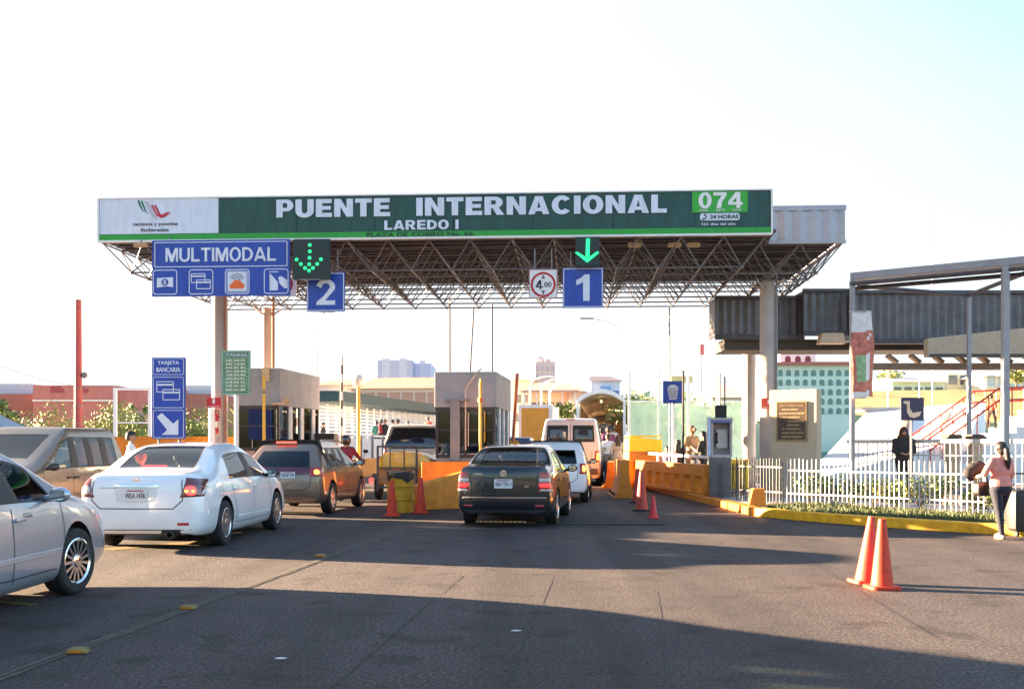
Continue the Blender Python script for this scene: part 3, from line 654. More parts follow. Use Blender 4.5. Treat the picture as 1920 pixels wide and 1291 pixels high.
# ---- wagons: minivans, sports utilities, van
def wagon(L, W, H, wb, rw, belt, rake=.22, hood=.95, nose=.9, quarters=3, **k):
    h = W/2; r = -L/2; f = L/2; ax = (-wb/2+k.get('axs', 0), wb/2+k.get('axs', 0)); g = H-.06; tw = h*.80; rt = k.get('tumble', .12)
    x4 = h-.045-rt*.85; xt = h-.08-rt; ws = f-nose-.55; wt = ws-.75*k.get('wsr', 1)
    st = [(r+.04, r+rake, h*.93, .27, .6, belt, h*.93-.02, x4-.03, g-.09, xt-.03, H-.05, .02),
          (r+.18, r+rake+.12, h*.99, .25, .6, belt+.0, h-.04, x4, g-.03, xt, H-.01, .02),
          (r+.30, r+rake+.22, h, .24, .6, belt, h-.035, x4, g-.02, xt, H, .02)]
    yb = wt-.14; ys = [r+.42+(yb-(r+.42))*q/quarters for q in range(quarters+1)]
    side = []
    for q in range(quarters):
        i = len(st)
        st += [(ys[q]+.04, ys[q]+.08 if q == 0 else ys[q]+.04, h, .23, .6, belt, h-.035, x4, g, xt, H, .025), (ys[q+1]-.04, ys[q+1]-.04, h, .22, .6, belt-.0, h-.035, x4, g, xt, H, .025)]; side.append(i)
    i = len(st); st += [(ys[-1]+.03, ys[-1]+.03, h, .22, .6, belt, h-.035, x4, g, xt, H-.005, .025), (ws-.05, wt, h, .22, .6, belt-.01, h-.04, x4+.01, g-.06, xt, H-.05, .03)]; side.append(i)
    t = len(st)-1
    st += [(ws+.25, ws+.12, h, .23, .58, belt-.03, h-.04, h-.12, hood+.03, h-.2, hood+.07, .03), (ax[1]+.25, ax[1]+.25, h*.985, .24, .57, hood-.14, h*.95, h*.86, hood-.05, h*.75, hood-.01, .03), (f-.2, f-.22, h*.93, .25, .54, hood-.27, h*.86, h*.76, hood-.2, h*.66, hood-.16, .02), (f-.06, f-.08, h*.83, .28, .5, hood-.38, h*.75, h*.68, hood-.31, h*.58, hood-.28, .015)]
    d = dict(axles=ax, rw=rw, track=W-.2, st=st, side=side, top=[t], tmf=.93, caprear=True, capm=[.6, .75, .88, .91, .90, .9], bow=(.05, .12), cbelt=.4, ccap=.25, seats=((ws-.95, (-.38, .38)), (ws-1.9, (-.38, .38))))
    d.update(k.get('extra', {})); return d
def wagon_bits(c, L, W, ya, belt, tail, zt, wt=.13, plate=None, pz=.82, mirrors=True, on=(), side_wrap=.12):
    h = W/2; r = -L/2; mb = MB()
    for s in (1, -1):
        x = s*h
        for y in ya: c.seam([(x, y, belt-.03), (x, y, .32)], (-s, 0, 0), .012, mb)
        c.seam([(x, ya[0], .32), (x, ya[-1], .32)], (-s, 0, 0), .01, mb)
        for y in ya[1:]: c.handle(x, y-.12 if y != ya[-1] else y-.9, belt-.16, PLAST if tail == 'dark' else None)
        d = (-s*.5, .86, 0)
        ln = c.patch([(s*(h-wt-.08), r+.08, zt[0]), (s*(h-.03), r+side_wrap, zt[0]), (s*(h-.03), r+side_wrap+.04, zt[1]), (s*(h-wt-.05), r+.10, zt[1])], d, 'tail_light', REDL, .014, 8)
        if s in on: c.patch([(s*(h-wt*.8-.04), r+.08, zt[0]+.03), (s*(h-wt*.25-.03), r+.1, zt[0]+.03), (s*(h-wt*.25-.03), r+.1, zt[1]-.03), (s*(h-wt*.8-.04), r+.1, zt[1]-.03)], d, 'brake_lamp', AMBON, .02, 6, ln, True)
        if mirrors: c.mirror_unit(s*(h-.03), ya[-1]-.15, belt+.05, PLAST, s)
    c.seam([(-h*.72, 0, belt+.0), (-h*.70, 0, .62), (-h*.55, 0, .52), (h*.55, 0, .52), (h*.70, 0, .62), (h*.72, 0, belt+.0)], B, .014, mb)
    mb.build('panel_seam', TRIM, c.root, False)
    if plate is not None: c.plate(0, pz, plate)
# gold minivan with lit right lamp and roof rails
GOLD = paint('gold_metallic', (.23, .155, .115), .5, .30)
sp = wagon(4.35, 1.72, 1.50, 2.65, .325, .97, rake=.62, tumble=.21, hood=1.0, extra=dict(spokes=6, bow=(.13, .12)))
g_ = Car('gold_minivan', 'gold minivan with roof rails and one lit tail light, beside the beige booth', 'car', (-4.47, 23.65, 0), R(-5), sp, GOLD)
wagon_bits(g_, 4.35, 1.72, (-.95, .05, 1.0), .98, 'x', (.80, .98), .24, None, on=(1,))
g_.patch([(-.55, 0, .84), (.60, 0, .84), (.60, 0, .98), (-.55, 0, .98)], B, 'reflector_band', M('deep_red_lens', (.10, .006, .02), .2, coat=1), .012, 10)
g_.plate(.16, .83, 'XCF 59', .30, .13)
for s in (1, -1): MB().path([(s*.57, -1.30, 1.48), (s*.55, -1.10, 1.53), (s*.56, .30, 1.53), (s*.56, .42, 1.48)], .018, 8).build('roof_rail', STEEL, g_.root)
MB().box((-.05, -1.62, 1.485), (.42, .05, .04)).build('high_brake_lamp', M('lamp_rose', (.7, .08, .05), .3, emit=.12, ecol=(1, .16, .10)), g_.root)
# tan minivan facing us at the left
TAN = paint('tan_metallic', (.25, .185, .135), .5, .3)
sp = wagon(4.85, 1.95, 1.75, 2.9, .33, 1.0, rake=.35, tumble=.17, hood=1.02, wsr=1.25, extra=dict(spokes=5))
t_ = Car('tan_minivan', 'light tan minivan facing the oncoming way, beyond the silver sedan', 'car', (-9.02, 19.75, 0), R(176), sp, TAN)
wagon_bits(t_, 4.85, 1.95, (-1.0, .05, 1.1), 1.0, 'dark', (.85, 1.15), .14, '')
for s in (1, -1): t_.patch([(s*.62, 2.3, .66), (s*.86, 2.1, .68), (s*.86, 2.08, .82), (s*.64, 2.25, .80)], (-s*.6, -.8, 0), 'headlight', CLEARL, .01, 8)
# small white car between the dark green sedan and the van
sp = wagon(3.85, 1.66, 1.50, 2.45, .30, .95, rake=.50, tumble=.14, hood=.95, quarters=2, extra=dict(spokes=8))
h_ = Car('white_hatchback', 'small white car mostly hidden in front of the dark green sedan', 'car', (1.22, 28.0, 0), R(-6), sp, paint('plain_white', (.72, .72, .74), 0, .35))
wagon_bits(h_, 3.85, 1.66, (-.7, .6), .95, 'x', (.72, .98), .16, 'B 22', .6, on=(1,))
MB().tube((0, .1, 1.5), (0, -.1, 1.68), .006, .004, 6).build('antenna', BLACK, h_.root)
# passenger van
VAN = paint('cream_van', (.62, .60, .62), 0, .4)
sp = wagon(5.5, 2.14, 2.33, 3.5, .37, 1.45, rake=.16, tumble=.14, hood=1.25, quarters=3, extra=dict(caprear=False, ccap=.5, seats=()))
v_ = Car('cream_van', 'cream panel van with two square rear windows ahead of the white car', 'van', (2.30, 39.6, 0), R(-6), sp, VAN)
wagon_bits(v_, 5.5, 2.02, (-1.0, .2, 1.3), 1.2, 'x', (.82, 1.22), .14, None, on=(1,))
for s in (1, -1):
    w_ = v_.patch([(s*.08, 0, 1.52), (s*.84, 0, 1.52), (s*.80, 0, 2.10), (s*.08, 0, 2.10)], B, 'window_trim', TRIM, .012, 8)
    v_.patch([(s*.12, 0, 1.56), (s*.80, 0, 1.56), (s*.76, 0, 2.06), (s*.12, 0, 2.06)], B, 'rear_window', M('van_window', (.03, .035, .04), .06, coat=1, var=.5, scale=4), .018, 8, w_)
v_.patch([(-.14, 0, 1.60), (-.30, 0, 1.60), (-.30, 0, 1.98), (-.14, 0, 1.98)], B, 'window_sticker', M('sticker', (.5, .55, .48), .5, var=.4, scale=12), .022, 3)
v_.seam([(0, 0, 2.15), (0, 0, .62)], B, .02).build('panel_seam', TRIM, v_.root, False)
MB().rbox((0, -2.80, .50), (1.92, .16, .20), .05, ax=0).build('bumper', DSTEEL, v_.root)
MB().box((0, -2.58, 2.30), (.3, .06, .04)).build('high_brake_lamp', REDL, v_.root)
v_.plate(.45, .74, '', .3, .15)
# dark utility ahead of the trailer
sp = wagon(4.9, 1.96, 2.04, 2.9, .37, 1.34, rake=.26, tumble=.14, hood=1.2, extra=dict(spokes=6))
u_ = Car('white_utility', 'white sport utility with dark rear window beyond the yellow trailer', 'car', (-2.80, 34.8, 0), R(-5), sp, paint('utility_white', (.62, .50, .40), 0, .4), 3, GLASSD)
wagon_bits(u_, 4.9, 1.96, (-1.0, .05, 1.1), 1.34, 'x', (.95, 1.35), .13, 'FX 31')
u_.patch([(-.86, 0, 1.36), (.86, 0, 1.36), (.80, 0, 1.95), (-.80, 0, 1.95)], B, 'rear_glass', M('utility_window', (.02, .022, .026), .06, coat=1, var=.5, scale=4), .012, 10)
MB().box((0, -2.12, 2.0), (.42, .05, .045)).build('high_brake_lamp', REDON, u_.root)
# queue farther along the bridge
def far_car(name, label, cat, px, D, rz, L, W, H, belt, col, metal=.2, **k):
    sp = wagon(L, W, H, L*.58, .32, belt, rake=k.pop('rake', .35), hood=belt, quarters=2, extra=dict(seats=()))
    c = Car(name, label, cat, (X(px, D), D, 0), R(rz), sp, paint('paint_'+name, col, metal), 2, GLASSD, group='cars queuing along the bridge')
    wagon_bits(c, L, W, (-.8, .5), belt, 'x', (belt-.28, belt), .14, '', .7); return c
far_car('blue_minivan', 'dark blue minivan with red tail lights just right of the center booth', 'car', 968, 45, -5, 4.5, 1.8, 1.72, 1.0, (.02, .025, .06))
far_car('red_hatchback', 'orange-red small car tucked left of the cream van', 'car', 1000, 50, -6, 3.9, 1.68, 1.5, .95, (.42, .10, .05))
far_car('black_sedan', 'black small car beyond the orange-red one', 'car', 992, 58, -6, 4.1, 1.7, 1.55, .95, (.02, .02, .022))
far_car('white_pickup', 'white high-roofed car beyond the top of the cream van', 'car', 1065, 66, -6, 4.8, 1.9, 2.7, 1.4, (.7, .7, .72))
far_car('blue_wagon', 'dark blue car in front of the arched walkway canopy', 'car', 1103, 62, -6, 4.6, 1.9, 2.5, 1.3, (.03, .035, .06))
far_car('maroon_wagon', 'maroon car at the foot of the arched walkway canopy', 'car', 1128, 58, -6, 4.4, 1.8, 2.2, 1.2, (.30, .04, .05))
# box truck
D = 54; t = thing('box_truck', 'white box truck with an orange roll-up rear door in the bridge queue', 'truck', (X(1004, D), D, 0), R(-6))
z0, z1 = 1.0, Z(758, D); wd = 64*D/FPX
MB().rbox((0, 2.6, (z0+z1)/2), (wd, 5.2, z1-z0), .08, ax=1).build('cargo_box', WHITE, t)
MB().box((-.02, -.02, (z0+z1)/2+.0), (wd*.80, .04, (z1-z0)*.86)).build('roll_up_door', M('door_orange', (.62, .27, .03), .5), t)
MB().box((0, 3, .8), (1.0, 7, .25)).build('chassis', BLACK, t)
mb = MB(); mb.rbox((0, 6.4, 1.7), (1.95, 1.7, 1.7), .25, ax=0); mb.build('cab', WHITE, t, bev=.03)
for x in (-.85, .85):
    for y in (1.2, 6.2): o = MB().lathe([(.28, -.12), (.45, -.12), (.45, .12), (.28, .12)], 20, axis='x').build('wheel', RUB, t); o.location = (x, y, .45)
for x in (-.9, .9): MB().box((x, -.03, .9), (.16, .05, .16)).build('tail_light', REDL, t)
# yellow trailer with a wire crate frame in lane 2
D = 27.0; t = thing('cargo_trailer', 'small yellow cargo trailer with a dark open frame behind the yellow drum', 'trailer', (X(744, D), D, 0), R(-5))
mb = MB(); yb = M('trailer_yellow', (.72, .38, .015), .35, coat=.6, var=.25, scale=5)
mb.prism([(-.52, .42), (.72, .42), (.84, .80), (.80, 1.05), (.58, 1.22), (.1, 1.27), (-.36, 1.22), (-.52, 1.08), (-.56, .80)], .15, 2.3, 'xz'); mb.build('cargo_body', yb, t, bev=.03)
mb = MB()
for x in (-.50, .50): mb.box((x, .05, .82), (.05, .05, 1.15)); mb.box((x, 2.3, .7), (.05, .05, .9)); mb.box((x, 1.2, .42), (.05, 2.4, .06)); mb.box((x, 1.2, 1.12), (.03, 2.3, .03))
for z in (.36, 1.39): mb.box((0, .05, z), (1.02, .05, .05))
for x in (-.18, .18): mb.box((x, .05, .9), (.03, .03, 1.0))
mb.box((0, .05, .84), (.98, .03, .03)); mb.build('frame', DSTEEL, t, False)
MB().box((0, .11, .66), (.94, .02, .42)).build('tailgate', M('worn_tan', (.30, .17, .07), .8, var=.35), t)
for x in (-.66, .70):
    o = MB().lathe([(.17, -.07), (.28, -.07), (.30, 0), (.28, .07), (.17, .07)], 20, axis='x').build('wheel', RUB, t); o.location = (x, .95, .30)
    m_ = MB().lathe([(.165, -.05), (.165, .05), (.02, .07)], 16, axis='x').build('rim', STEEL, o); 
    MB().rbox((x, .95, .66), (.2, .8, .05), .02).build('mudguard', PLAST, t)
    l = MB().rbox((x, .02, .52), (.11, .05, .15), .03).build('tail_light', REDON, t); MB().box((x, -.01, .48), (.06, .02, .04)).build('lens_band', CLEARL, l)
# ---------------------------------------------------------------- toll canopy
PHI = R(-3.4)
def corr(mb, x0, x1, z0, z1, y=0, pitch=.16, amp=.03, m=0, th=.01):
    n = max(2, int((x1-x0)/pitch)*2); vs = []
    for i in range(n+1):
        for dy in ((0 if (i//1) % 2 else amp),):
            x = x0+(x1-x0)*i/n; vs += [(x, y-dy, z0), (x, y-dy, z1), (x, y-dy+th, z0), (x, y-dy+th, z1)]
    fs = []
    for i in range(n):
        a, b = 4*i, 4*i+4; fs += [(a, b, b+1, a+1), (a+2, a+3, b+3, b+2), (a+1, b+1, b+3, a+3), (a, a+2, b+2, b)]
    return mb.add(vs, fs, m)
can = thing('toll_canopy', 'wide toll plaza canopy of grey space-frame trusses on round concrete columns', 'canopy', (6.25, 25.15, 0), PHI)
ca_m = Matrix.Rotation(PHI, 3, 'Z'); ca_i = ca_m.inverted()
def C2(p): return ca_i @ (Vector(p)-Vector((6.25, 25.15, 0)))
MX, MY, NX, NY, X0 = 1.004, 1.05, 18, 8, -16.3; ZU, ZL = 6.36, 5.72
up = {(i, k): Vector((X0+MX*i, MY*k, ZU)) for i in range(NX+1) for k in range(NY+1) if not (i > 16 and k < 1)}
lo = {(i, k): Vector((X0+MX*(i+.5), MY*(k+.5), ZL)) for i in range(NX) for k in range(NY) if not (i > 15 and k < 1)}
mb = MB()
for (i, k), p in up.items():
    for q in ((i+1, k), (i, k+1)):
        if q in up: mb.tube(p, up[q], .021, n=6)
for (i, k), p in lo.items():
    for q in ((i+1, k), (i, k+1)):
        if q in lo: mb.tube(p, lo[q], .021, n=6)
    for q in ((i, k), (i+1, k), (i, k+1), (i+1, k+1)):
        if q in up: mb.tube(p, up[q], .0165, n=5)
    mb.ball(p, .045, 6)
mb.build('space_frame', M('truss_steel', (.16, .16, .185), .5, .3, var=.25), can)
mb = MB(); mb.box((X0+8.15, 3.85, ZU+.14), (16.3, 7.5, .06)); mb.box((.88, 4.35, ZU+.14), (1.76, 6.5, .06))
for k in range(18): mb.box((X0+(9.0 if k > 2 else 8.15), .4+k*.42, ZU+.085), (18.0 if k > 2 else 16.2, .05, .05))
mb.build('roof_deck', M('deck_metal', (.085, .082, .100), .6, .2, var=.3, stretch=(1, 8, 1)), can, False)
FASC = M('fascia_metal', (.33, .33, .37), .45, .35, var=.08)
mb = MB(); corr(mb, .0, 1.8, ZU+.06, 7.18, .95, .34, .05); mb.box((.90, .96, 7.2), (1.86, .12, .12)); mb.box((.90, .96, ZU+.02), (1.86, .10, .08)); mb.build('fascia_panel', FASC, can, False)
mb = MB()
for xx, y0, y1 in ((1.82, 1.0, 7.6), (X0-.02, 0, 7.6)):
    vs = []; n = 40
    for i in range(n+1):
        y = y0+(y1-y0)*i/n; dx = .04*(i % 2)*(1 if xx > 0 else -1); vs += [(xx+dx, y, ZU+.06), (xx+dx, y, 7.18)]
    mb.add(vs, [(2*i, 2*i+2, 2*i+3, 2*i+1) for i in range(n)])
mb.build('side_fascia', FASC, can, False)
def column(p, r, z=5.72):
    mb = MB(); q = C2(p); mb.lathe([(r, 0), (r, z-.35), (r*.8, z-.02)], 28, (q.x, q.y, 0))
    for k in range(4):
        a = k*math.pi/2+.785; mb.tube((q.x, q.y, z-.35), (q.x+.5*math.cos(a), q.y+.5*math.sin(a), z), .03, n=6)
    return mb.build('column', COLM, can)
for p in ((X(1440, 28), 28, 0), (X(1404, 32.3), 32.3, 0), (X(412, 29.3), 29.3, 0), (X(502, 33.4), 33.4, 0)): column(p, .215 if p[1] < 31 else .20)
q = C2((X(1456, 27.8), 27.8, 0)); MB().path([(q.x, q.y, 0), (q.x, q.y, 6.0), (q.x+.2, q.y-.2, 6.3)], .03, 8).build('drain_pipe', STEEL, can)
q = C2((X(512, 33.1), 33.1, 0)); MB().path([(q.x, q.y, 0), (q.x, q.y, 6.2)], .05, 8).build('drain_pipe', M('rust_pipe', (.30, .14, .10), .7), can)
q = C2((X(424, 29.2), 29.1, 0)); MB().path([(q.x, q.y, 0), (q.x, q.y, 5.7)], .03, 8).build('drain_pipe', M('rust_pipe', (.30, .14, .10), .7), can)
# fluorescent floodlights under the roof edge, unlit fittings
for px in (264, 1190, 1265, 1300):
    t = thing('floodlight', 'floodlight under the canopy front edge beyond the end of the MULTIMODAL sign' if px in (264,) else 'small floodlight under the canopy front edge right of the lane 1 arrow', 'light', (X(px, 25.6), 25.6, 6.22), PHI, None if px == 264 else 'canopy floodlights')
    MB().rbox((0, 0, 0), (.32, .14, .10), .03).build('housing', M('lamp_housing', (.4, .25, .12), .5), t); MB().tube((0, .02, .05), (0, .05, .16), .02).build('bracket', STEEL, t)
# ---------------------------------------------------------------- fascia sign
fs = thing('fascia_sign', 'long green and white PUENTE INTERNACIONAL sign along the canopy front', 'sign', (6.09, 25.0, 0), PHI)
W_ = 16.18; zb, zt = 6.37, 7.41; zs = zb+.16
MB().box((-W_/2, .16, (zb+zt)/2-.0), (W_, .22, zt-zb)).build('backing', DSTEEL, fs)
MB().box((-W_/2, .03, (zb+zt)/2), (W_-.04, .04, zt-zb-.03)).build('panel', DGREEN, fs, False)
mb = MB(); mb.box((-W_/2, .012, zb), (W_+.02, .09, .045)); mb.box((-W_/2, .012, zt), (W_+.02, .08, .03))
for x in (0, -W_): mb.box((x, .012, (zb+zt)/2), (.04, .088, zt-zb-.02))
mb.build('frame', WHITE, fs, False)
xl = -W_+2.98
MB().box(((-W_+.02+xl)/2, .004, (zs+zt)/2), (xl+W_-.04, .014, zt-zs-.03)).build('white_panel', SIGNW, fs, False)
MB().box((-W_/2, .002, (zb+zs)/2+.01), (W_-.04, .016, zs-zb-.02)).build('green_stripe', LGREEN, fs, False)
for k in range(1, 7): MB().box((-W_+2.98+k*1.9, .005, (zs+zt)/2+.01), (.012, .014, zt-zs-.05)).build('panel_seam', M('seam_green', (.004, .035, .03), .6), fs, False)
def fx(px): return -(1447-px)/1260*W_
BC = .045
heavy('PUENTE', (745-530)/1260*W_, .43, (fx(637), -.012, 7.11), SIGNW, fs)
heavy('INTERNACIONAL', (1256-793)/1260*W_, .43, (fx(1025), -.012, 7.11), SIGNW, fs)
heavy('LAREDO I', (873-734)/1260*W_, .225, (fx(803), -.012, 6.68), SIGNW, fs, .26, .21)
text('PLAZA DE COBRO No. 66', (900-700)/1260*W_, .115, (fx(800), -.014, 6.455), M('sign_ink', (.01, .05, .03), .5), fs, .02)
MB().box((fx(1353), .0, 7.135), (1.29, .02, .49)).build('number_panel', M('bright_green', (.03, .36, .03), .45), fs, False)
heavy('074', 1.03, .37, (fx(1354), -.016, 7.17), WHITE, fs, .25, .2)
for s, dx in (('CERO', -.40), ('SIETE', 0), ('CUATRO', .38)): text(s, .21, .05, (fx(1354)+dx, -.016, 6.94), WHITE, fs, .01)
MB().rbox((fx(1353), .0, 6.785), (.92, .02, .17), .05).build('number_panel', SIGNW, fs, False)
text('24 HORAS', .66, .095, (fx(1353)+.10, -.016, 6.785), M('sign_ink', (.01, .05, .03), .5), fs, .025)
mb = MB(); c0 = (fx(1353)-.36, 6.785); pts = [(c0[0]+.045*math.cos(a)-.01, -.016, c0[1]+.055*math.sin(a)) for a in [R(-110+22*i) for i in range(9)]]
mb.path(pts, .012, 5); mb.ball(pts[0], .024, 6); mb.ball(pts[-1], .024, 6); mb.build('telephone_symbol', M('sign_ink', (.01, .05, .03), .5), fs)
text('365 dias del año', .80, .06, (fx(1350), -.014, 6.615), SIGNW, fs, .012)
ink = M('logo_ink', (.10, .09, .12), .5)
text('caminos y puentes', 1.12, .10, (fx(297), -.010, 6.77), ink, fs, .02); text('federales', .70, .09, (fx(296), -.010, 6.64), ink, fs, .02)
def stripe(pts, wd, mat, nm):
    mb = MB(); L = []
    for i, p in enumerate(pts):
        a = Vector(pts[max(i-1, 0)]); b = Vector(pts[min(i+1, len(pts)-1)]); d = (b-a).normalized(); n = Vector((-d.y, d.x))*wd/2*(1 if i < len(pts)-2 else (.6 if i == len(pts)-2 else .05)); p = Vector(p); L.append((p+n, p-n))
    vs = [(q.x, -.008, q.y) for ab in L for q in ab]; mb.add(vs, [(2*i, 2*i+1, 2*i+3, 2*i+2) for i in range(len(L)-1)])
    mb.build(nm, mat, fs, False)
def lp(u, v): return (fx(262+u), 7.36-v*.0131)          # logo space in sign pixels
lg, lr = M('logo_green', (.01, .12, .06), .5), M('logo_red', (.45, .02, .05), .5)
for k in (0, 6): stripe([lp(2+k, 0+k*.2), lp(6+k, 10), lp(11+k, 19+k*.3), lp(16+k, 22+k*.5)], .045, lg, 'logo_stripe')
mb = MB(); mb.add([(p[0], -.006, p[1]) for p in (lp(13, 1), lp(22, 3), lp(27, 12), lp(34, 26), lp(42, 37), lp(36, 36), lp(26, 27))], [(0, 1, 2, 3, 4, 5, 6)]); mb.build('logo_band', M('logo_grey', (.42, .44, .50), .5), fs, False)
for k, w0 in ((0, .045), (6, .055)): stripe([lp(28+k, 9+k*.1), lp(33+k, 18), lp(38+k*.8, 27-k*.1), lp(46+k*.3, 32-k*.5), lp(54, 30-k*.6), lp(60, 26-k*.5), lp(66, 27-k*.4)], w0, lr, 'logo_stripe')
# ---------------------------------------------------------------- hanging signs
def board(name, label, cat, px0, px1, py0, py1, D, mat=BLUE, rim=SIGNW, th=.05, rz=0, r=.04, group=None, hang=None):
    wd, ht = (px1-px0)*D/FPX, (py1-py0)*D/FPX
    t = thing(name, label, cat, (X((px0+px1)/2, D), D, Z((py0+py1)/2, D)), rz, group)
    MB().rbox((0, 0, 0), (wd, th, ht), r).build('panel', mat, t)
    if rim: frame_rim(t, 0, 0, wd-.03, ht-.03, r, rim, -th/2, .02)
    if hang:
        for x in (-wd*.3, wd*.3): MB().tube((x, .05, ht/2), (x, .05, ht/2+hang), .018, n=6).build('hanger', STEEL, t)
    return t, wd, ht, -th/2
def frame_rim(t, cx, cz, wd, ht, r, mat, y, b=.02, name='border'):
    def loop(w, h, rr):
        o = []
        for k, (sx, sy) in enumerate(((1, 1), (-1, 1), (-1, -1), (1, -1))):
            for q in range(5):
                an = R(90*k+22.5*q); o.append((cx+sx*(w/2-rr)+rr*math.cos(an), cz+sy*(h/2-rr)+rr*math.sin(an)))
        return o
    A, Bq = loop(wd, ht, r), loop(wd-2*b, ht-2*b, max(.005, r-b)); n = len(A); mb = MB()
    mb.add([(p[0], y-.004, p[1]) for p in A+Bq], [(i, (i+1) % n, (i+1) % n+n, i+n) for i in range(n)])
    o = mb.build(name, mat, t, False, fix=False)
    if o.data.polygons[0].normal.y > 0: o.data.flip_normals()
    return o
def shape(t, polys, mat, y, name='symbol'):
    mb = MB()
    for p in polys: mb.prism(p, y-.004, y+.004, 'xz')
    return mb.build(name, mat, t, False)
def circ(cx, cz, r, n=20, a0=0, a1=360): return [(cx+r*math.cos(R(a0+(a1-a0)*i/n)), cz+r*math.sin(R(a0+(a1-a0)*i/n))) for i in range(n+(0 if a1-a0 == 360 else 1))]
def ring(t, cx, cz, r0, r1, mat, y, name='ring', a0=0, a1=360, n=32):
    mb = MB(); vs = []
    for i in range(n+1):
        a = R(a0+(a1-a0)*i/n)
        for r in (r0, r1): vs.append((cx+r*math.cos(a), y-.004, cz+r*math.sin(a)))
    mb.add(vs, [(2*i, 2*i+1, 2*i+3, 2*i+2) for i in range(n)]); o = mb.build(name, mat, t, False, fix=False)
    if o.data.polygons[0].normal.y > 0: o.data.flip_normals()
    return o
D = 25.72
t, wd, ht, y = board('payment_sign', 'large blue MULTIMODAL sign with four white payment symbols under the canopy', 'sign', 283, 546, 450, 555, D, r=.02, rz=PHI, rim=None)
frame_rim(t, .0, ht*.245, wd*.965, ht*.45, .03, SIGNW, y)
heavy('MULTIMODAL', wd*.80, .33, (0, y-.006, ht*.24), SIGNW, t, .185, .16, .11)
for k, px in enumerate((308, 377, 446, 520)):
    cx = (px-414.5)*D/FPX; cz = -ht*.245; frame_rim(t, cx, cz, .60, .60, .07, SIGNW, y)
    if k == 0:
        shape(t, [[(cx-.2, cz+.10), (cx+.2, cz+.12), (cx+.2, cz-.12), (cx+.05, cz-.10), (cx-.2, cz-.13)]], SIGNW, y-.004); shape(t, [circ(cx, cz, .085)], BLUE, y-.009); text('$', .07, .12, (cx, y-.016, cz), SIGNW, t, .02)
    if k == 1:
        for ax, az in ((-.07, .09), (.06, -.06)):
            frame_rim(t, cx+ax, cz+az, .36, .23, .02, SIGNW, y-.003, .02, 'card_outline'); shape(t, [[(cx+ax-.17, cz+az+.03), (cx+ax+.17, cz+az+.03), (cx+ax+.17, cz+az+.065), (cx+ax-.17, cz+az+.065)]], SIGNW, y-.005)
    if k == 2:
        MB().rbox((cx, y-.004, cz), (.52, .01, .52), .05).build('symbol_panel', SIGNW, t, False); frame_rim(t, cx, cz, .50, .50, .05, BLUE, y-.008, .015)
        og = M('symbol_orange', (.75, .13, .02), .5); shape(t, [[(cx-.17, cz-.17), (cx+.17, cz-.17), (cx+.18, cz-.07), (cx+.11, cz-.03), (cx+.08, cz+.03), (cx-.08, cz+.03), (cx-.11, cz-.03), (cx-.18, cz-.07)]], og, y-.012)
        for r in (.07, .12, .17): ring(t, cx, cz, r, r+.02, ink, y-.010, 'signal_arc', 25, 155, 14)
    if k == 3:
        shape(t, [[(cx-.16, cz-.22), (cx+.04, cz-.22), (cx+.04, cz-.02), (cx-.16, cz+.20)], [(cx-.16, cz+.05), (cx-.16, cz+.22), (cx+.05, cz+.22), (cx+.05, cz+.1)][:0] or [(cx-.17, cz+.215), (cx+.05, cz+.215), (cx+.05, cz+.235), (cx-.17, cz+.235)], [(cx+.05, cz+.10), (cx+.13, cz+.12), (cx+.27, cz+.02), (cx+.27, cz-.17), (cx+.20, cz-.17), (cx+.08, cz-.05)]], SIGNW, y-.004)
[MB().tube((x, .06, ht/2), (x, .06, ht/2+.10), .02).build('hanger', STEEL, t) for x in (-1.3, 0, 1.3)]
def led_box(label, px0, px1, py0, py1, D, dots):
    t, wd, ht, y = board('lane_signal', label, 'lane signal', px0, px1, py0, py1, D, M('signal_black', (.008, .022, .020), .5), None, .12, PHI, .01, 'lane signals'); 
    return t, wd, ht, y
t, wd, ht, y = led_box('black lane signal with a dotted green down arrow above the number 2', 550, 620, 449, 524, 25.45, 1)
for u, v in ((582, 460), (582, 472), (581.5, 484), (581, 496), (580.5, 508), (557, 487), (565, 495.5), (573, 503), (603, 487), (596, 495.5), (588, 503)):
    MB().ball(((u-585)*25.45/FPX, y, (486.5-v)*25.45/FPX), .042, 10, sc=(1, .4, 1)).build('led_lamp', LED, t)
MB().box((0, y-.02, -ht/2-.01), (wd*.5, .06, .02)).build('visor', STEEL, t)
t, wd, ht, y = led_box('black lane signal with a solid green down arrow above the number 1', 1079, 1124, 445, 499, 25.1, 0)
arr = MB(); q = lambda u, v: ((u-1101.5)*25.1/FPX, (472-v)*25.1/FPX)
for poly in ([(1099, 448), (1106, 448), (1105, 482), (1098, 482)], [(1078, 474), (1083, 473), (1103, 486), (1101, 493)], [(1123, 475), (1120, 472), (1100, 486), (1101, 493)]): arr.prism([q(*p) for p in poly], y-.012, y+.002+.003*random.random(), 'xz')
arr.build('led_arrow', LED, t, False)
def num(label, px0, px1, py0, py1, D, s, hang, sw):
    t, wd, ht, y = board('lane_number_sign', label, 'sign', px0, px1, py0, py1, D, rz=PHI, r=.03, group='lane number signs', hang=hang)
    heavy(s, wd*sw, ht*.66, (0, y-.006, -.0), SIGNW, t, .20, .17); return t
num('square blue sign with white number 2', 575, 647, 511, 584, 25.75, '2', .55, .50)
num('square blue sign with white number 1', 1055, 1131, 502, 577, 25.3, '1', .4, .33)
t, wd, ht, y = board('height_limit_sign', 'square white height limit sign reading 4.00 inside a red ring', 'sign', 992, 1045, 505, 559, 25.3, WHITE, None, .04, PHI, .03, hang=.5)
frame_rim(t, 0, 0, wd-.01, ht-.01, .03, RED, y, .012); ring(t, 0, -.02, .245, .30, RED, y)
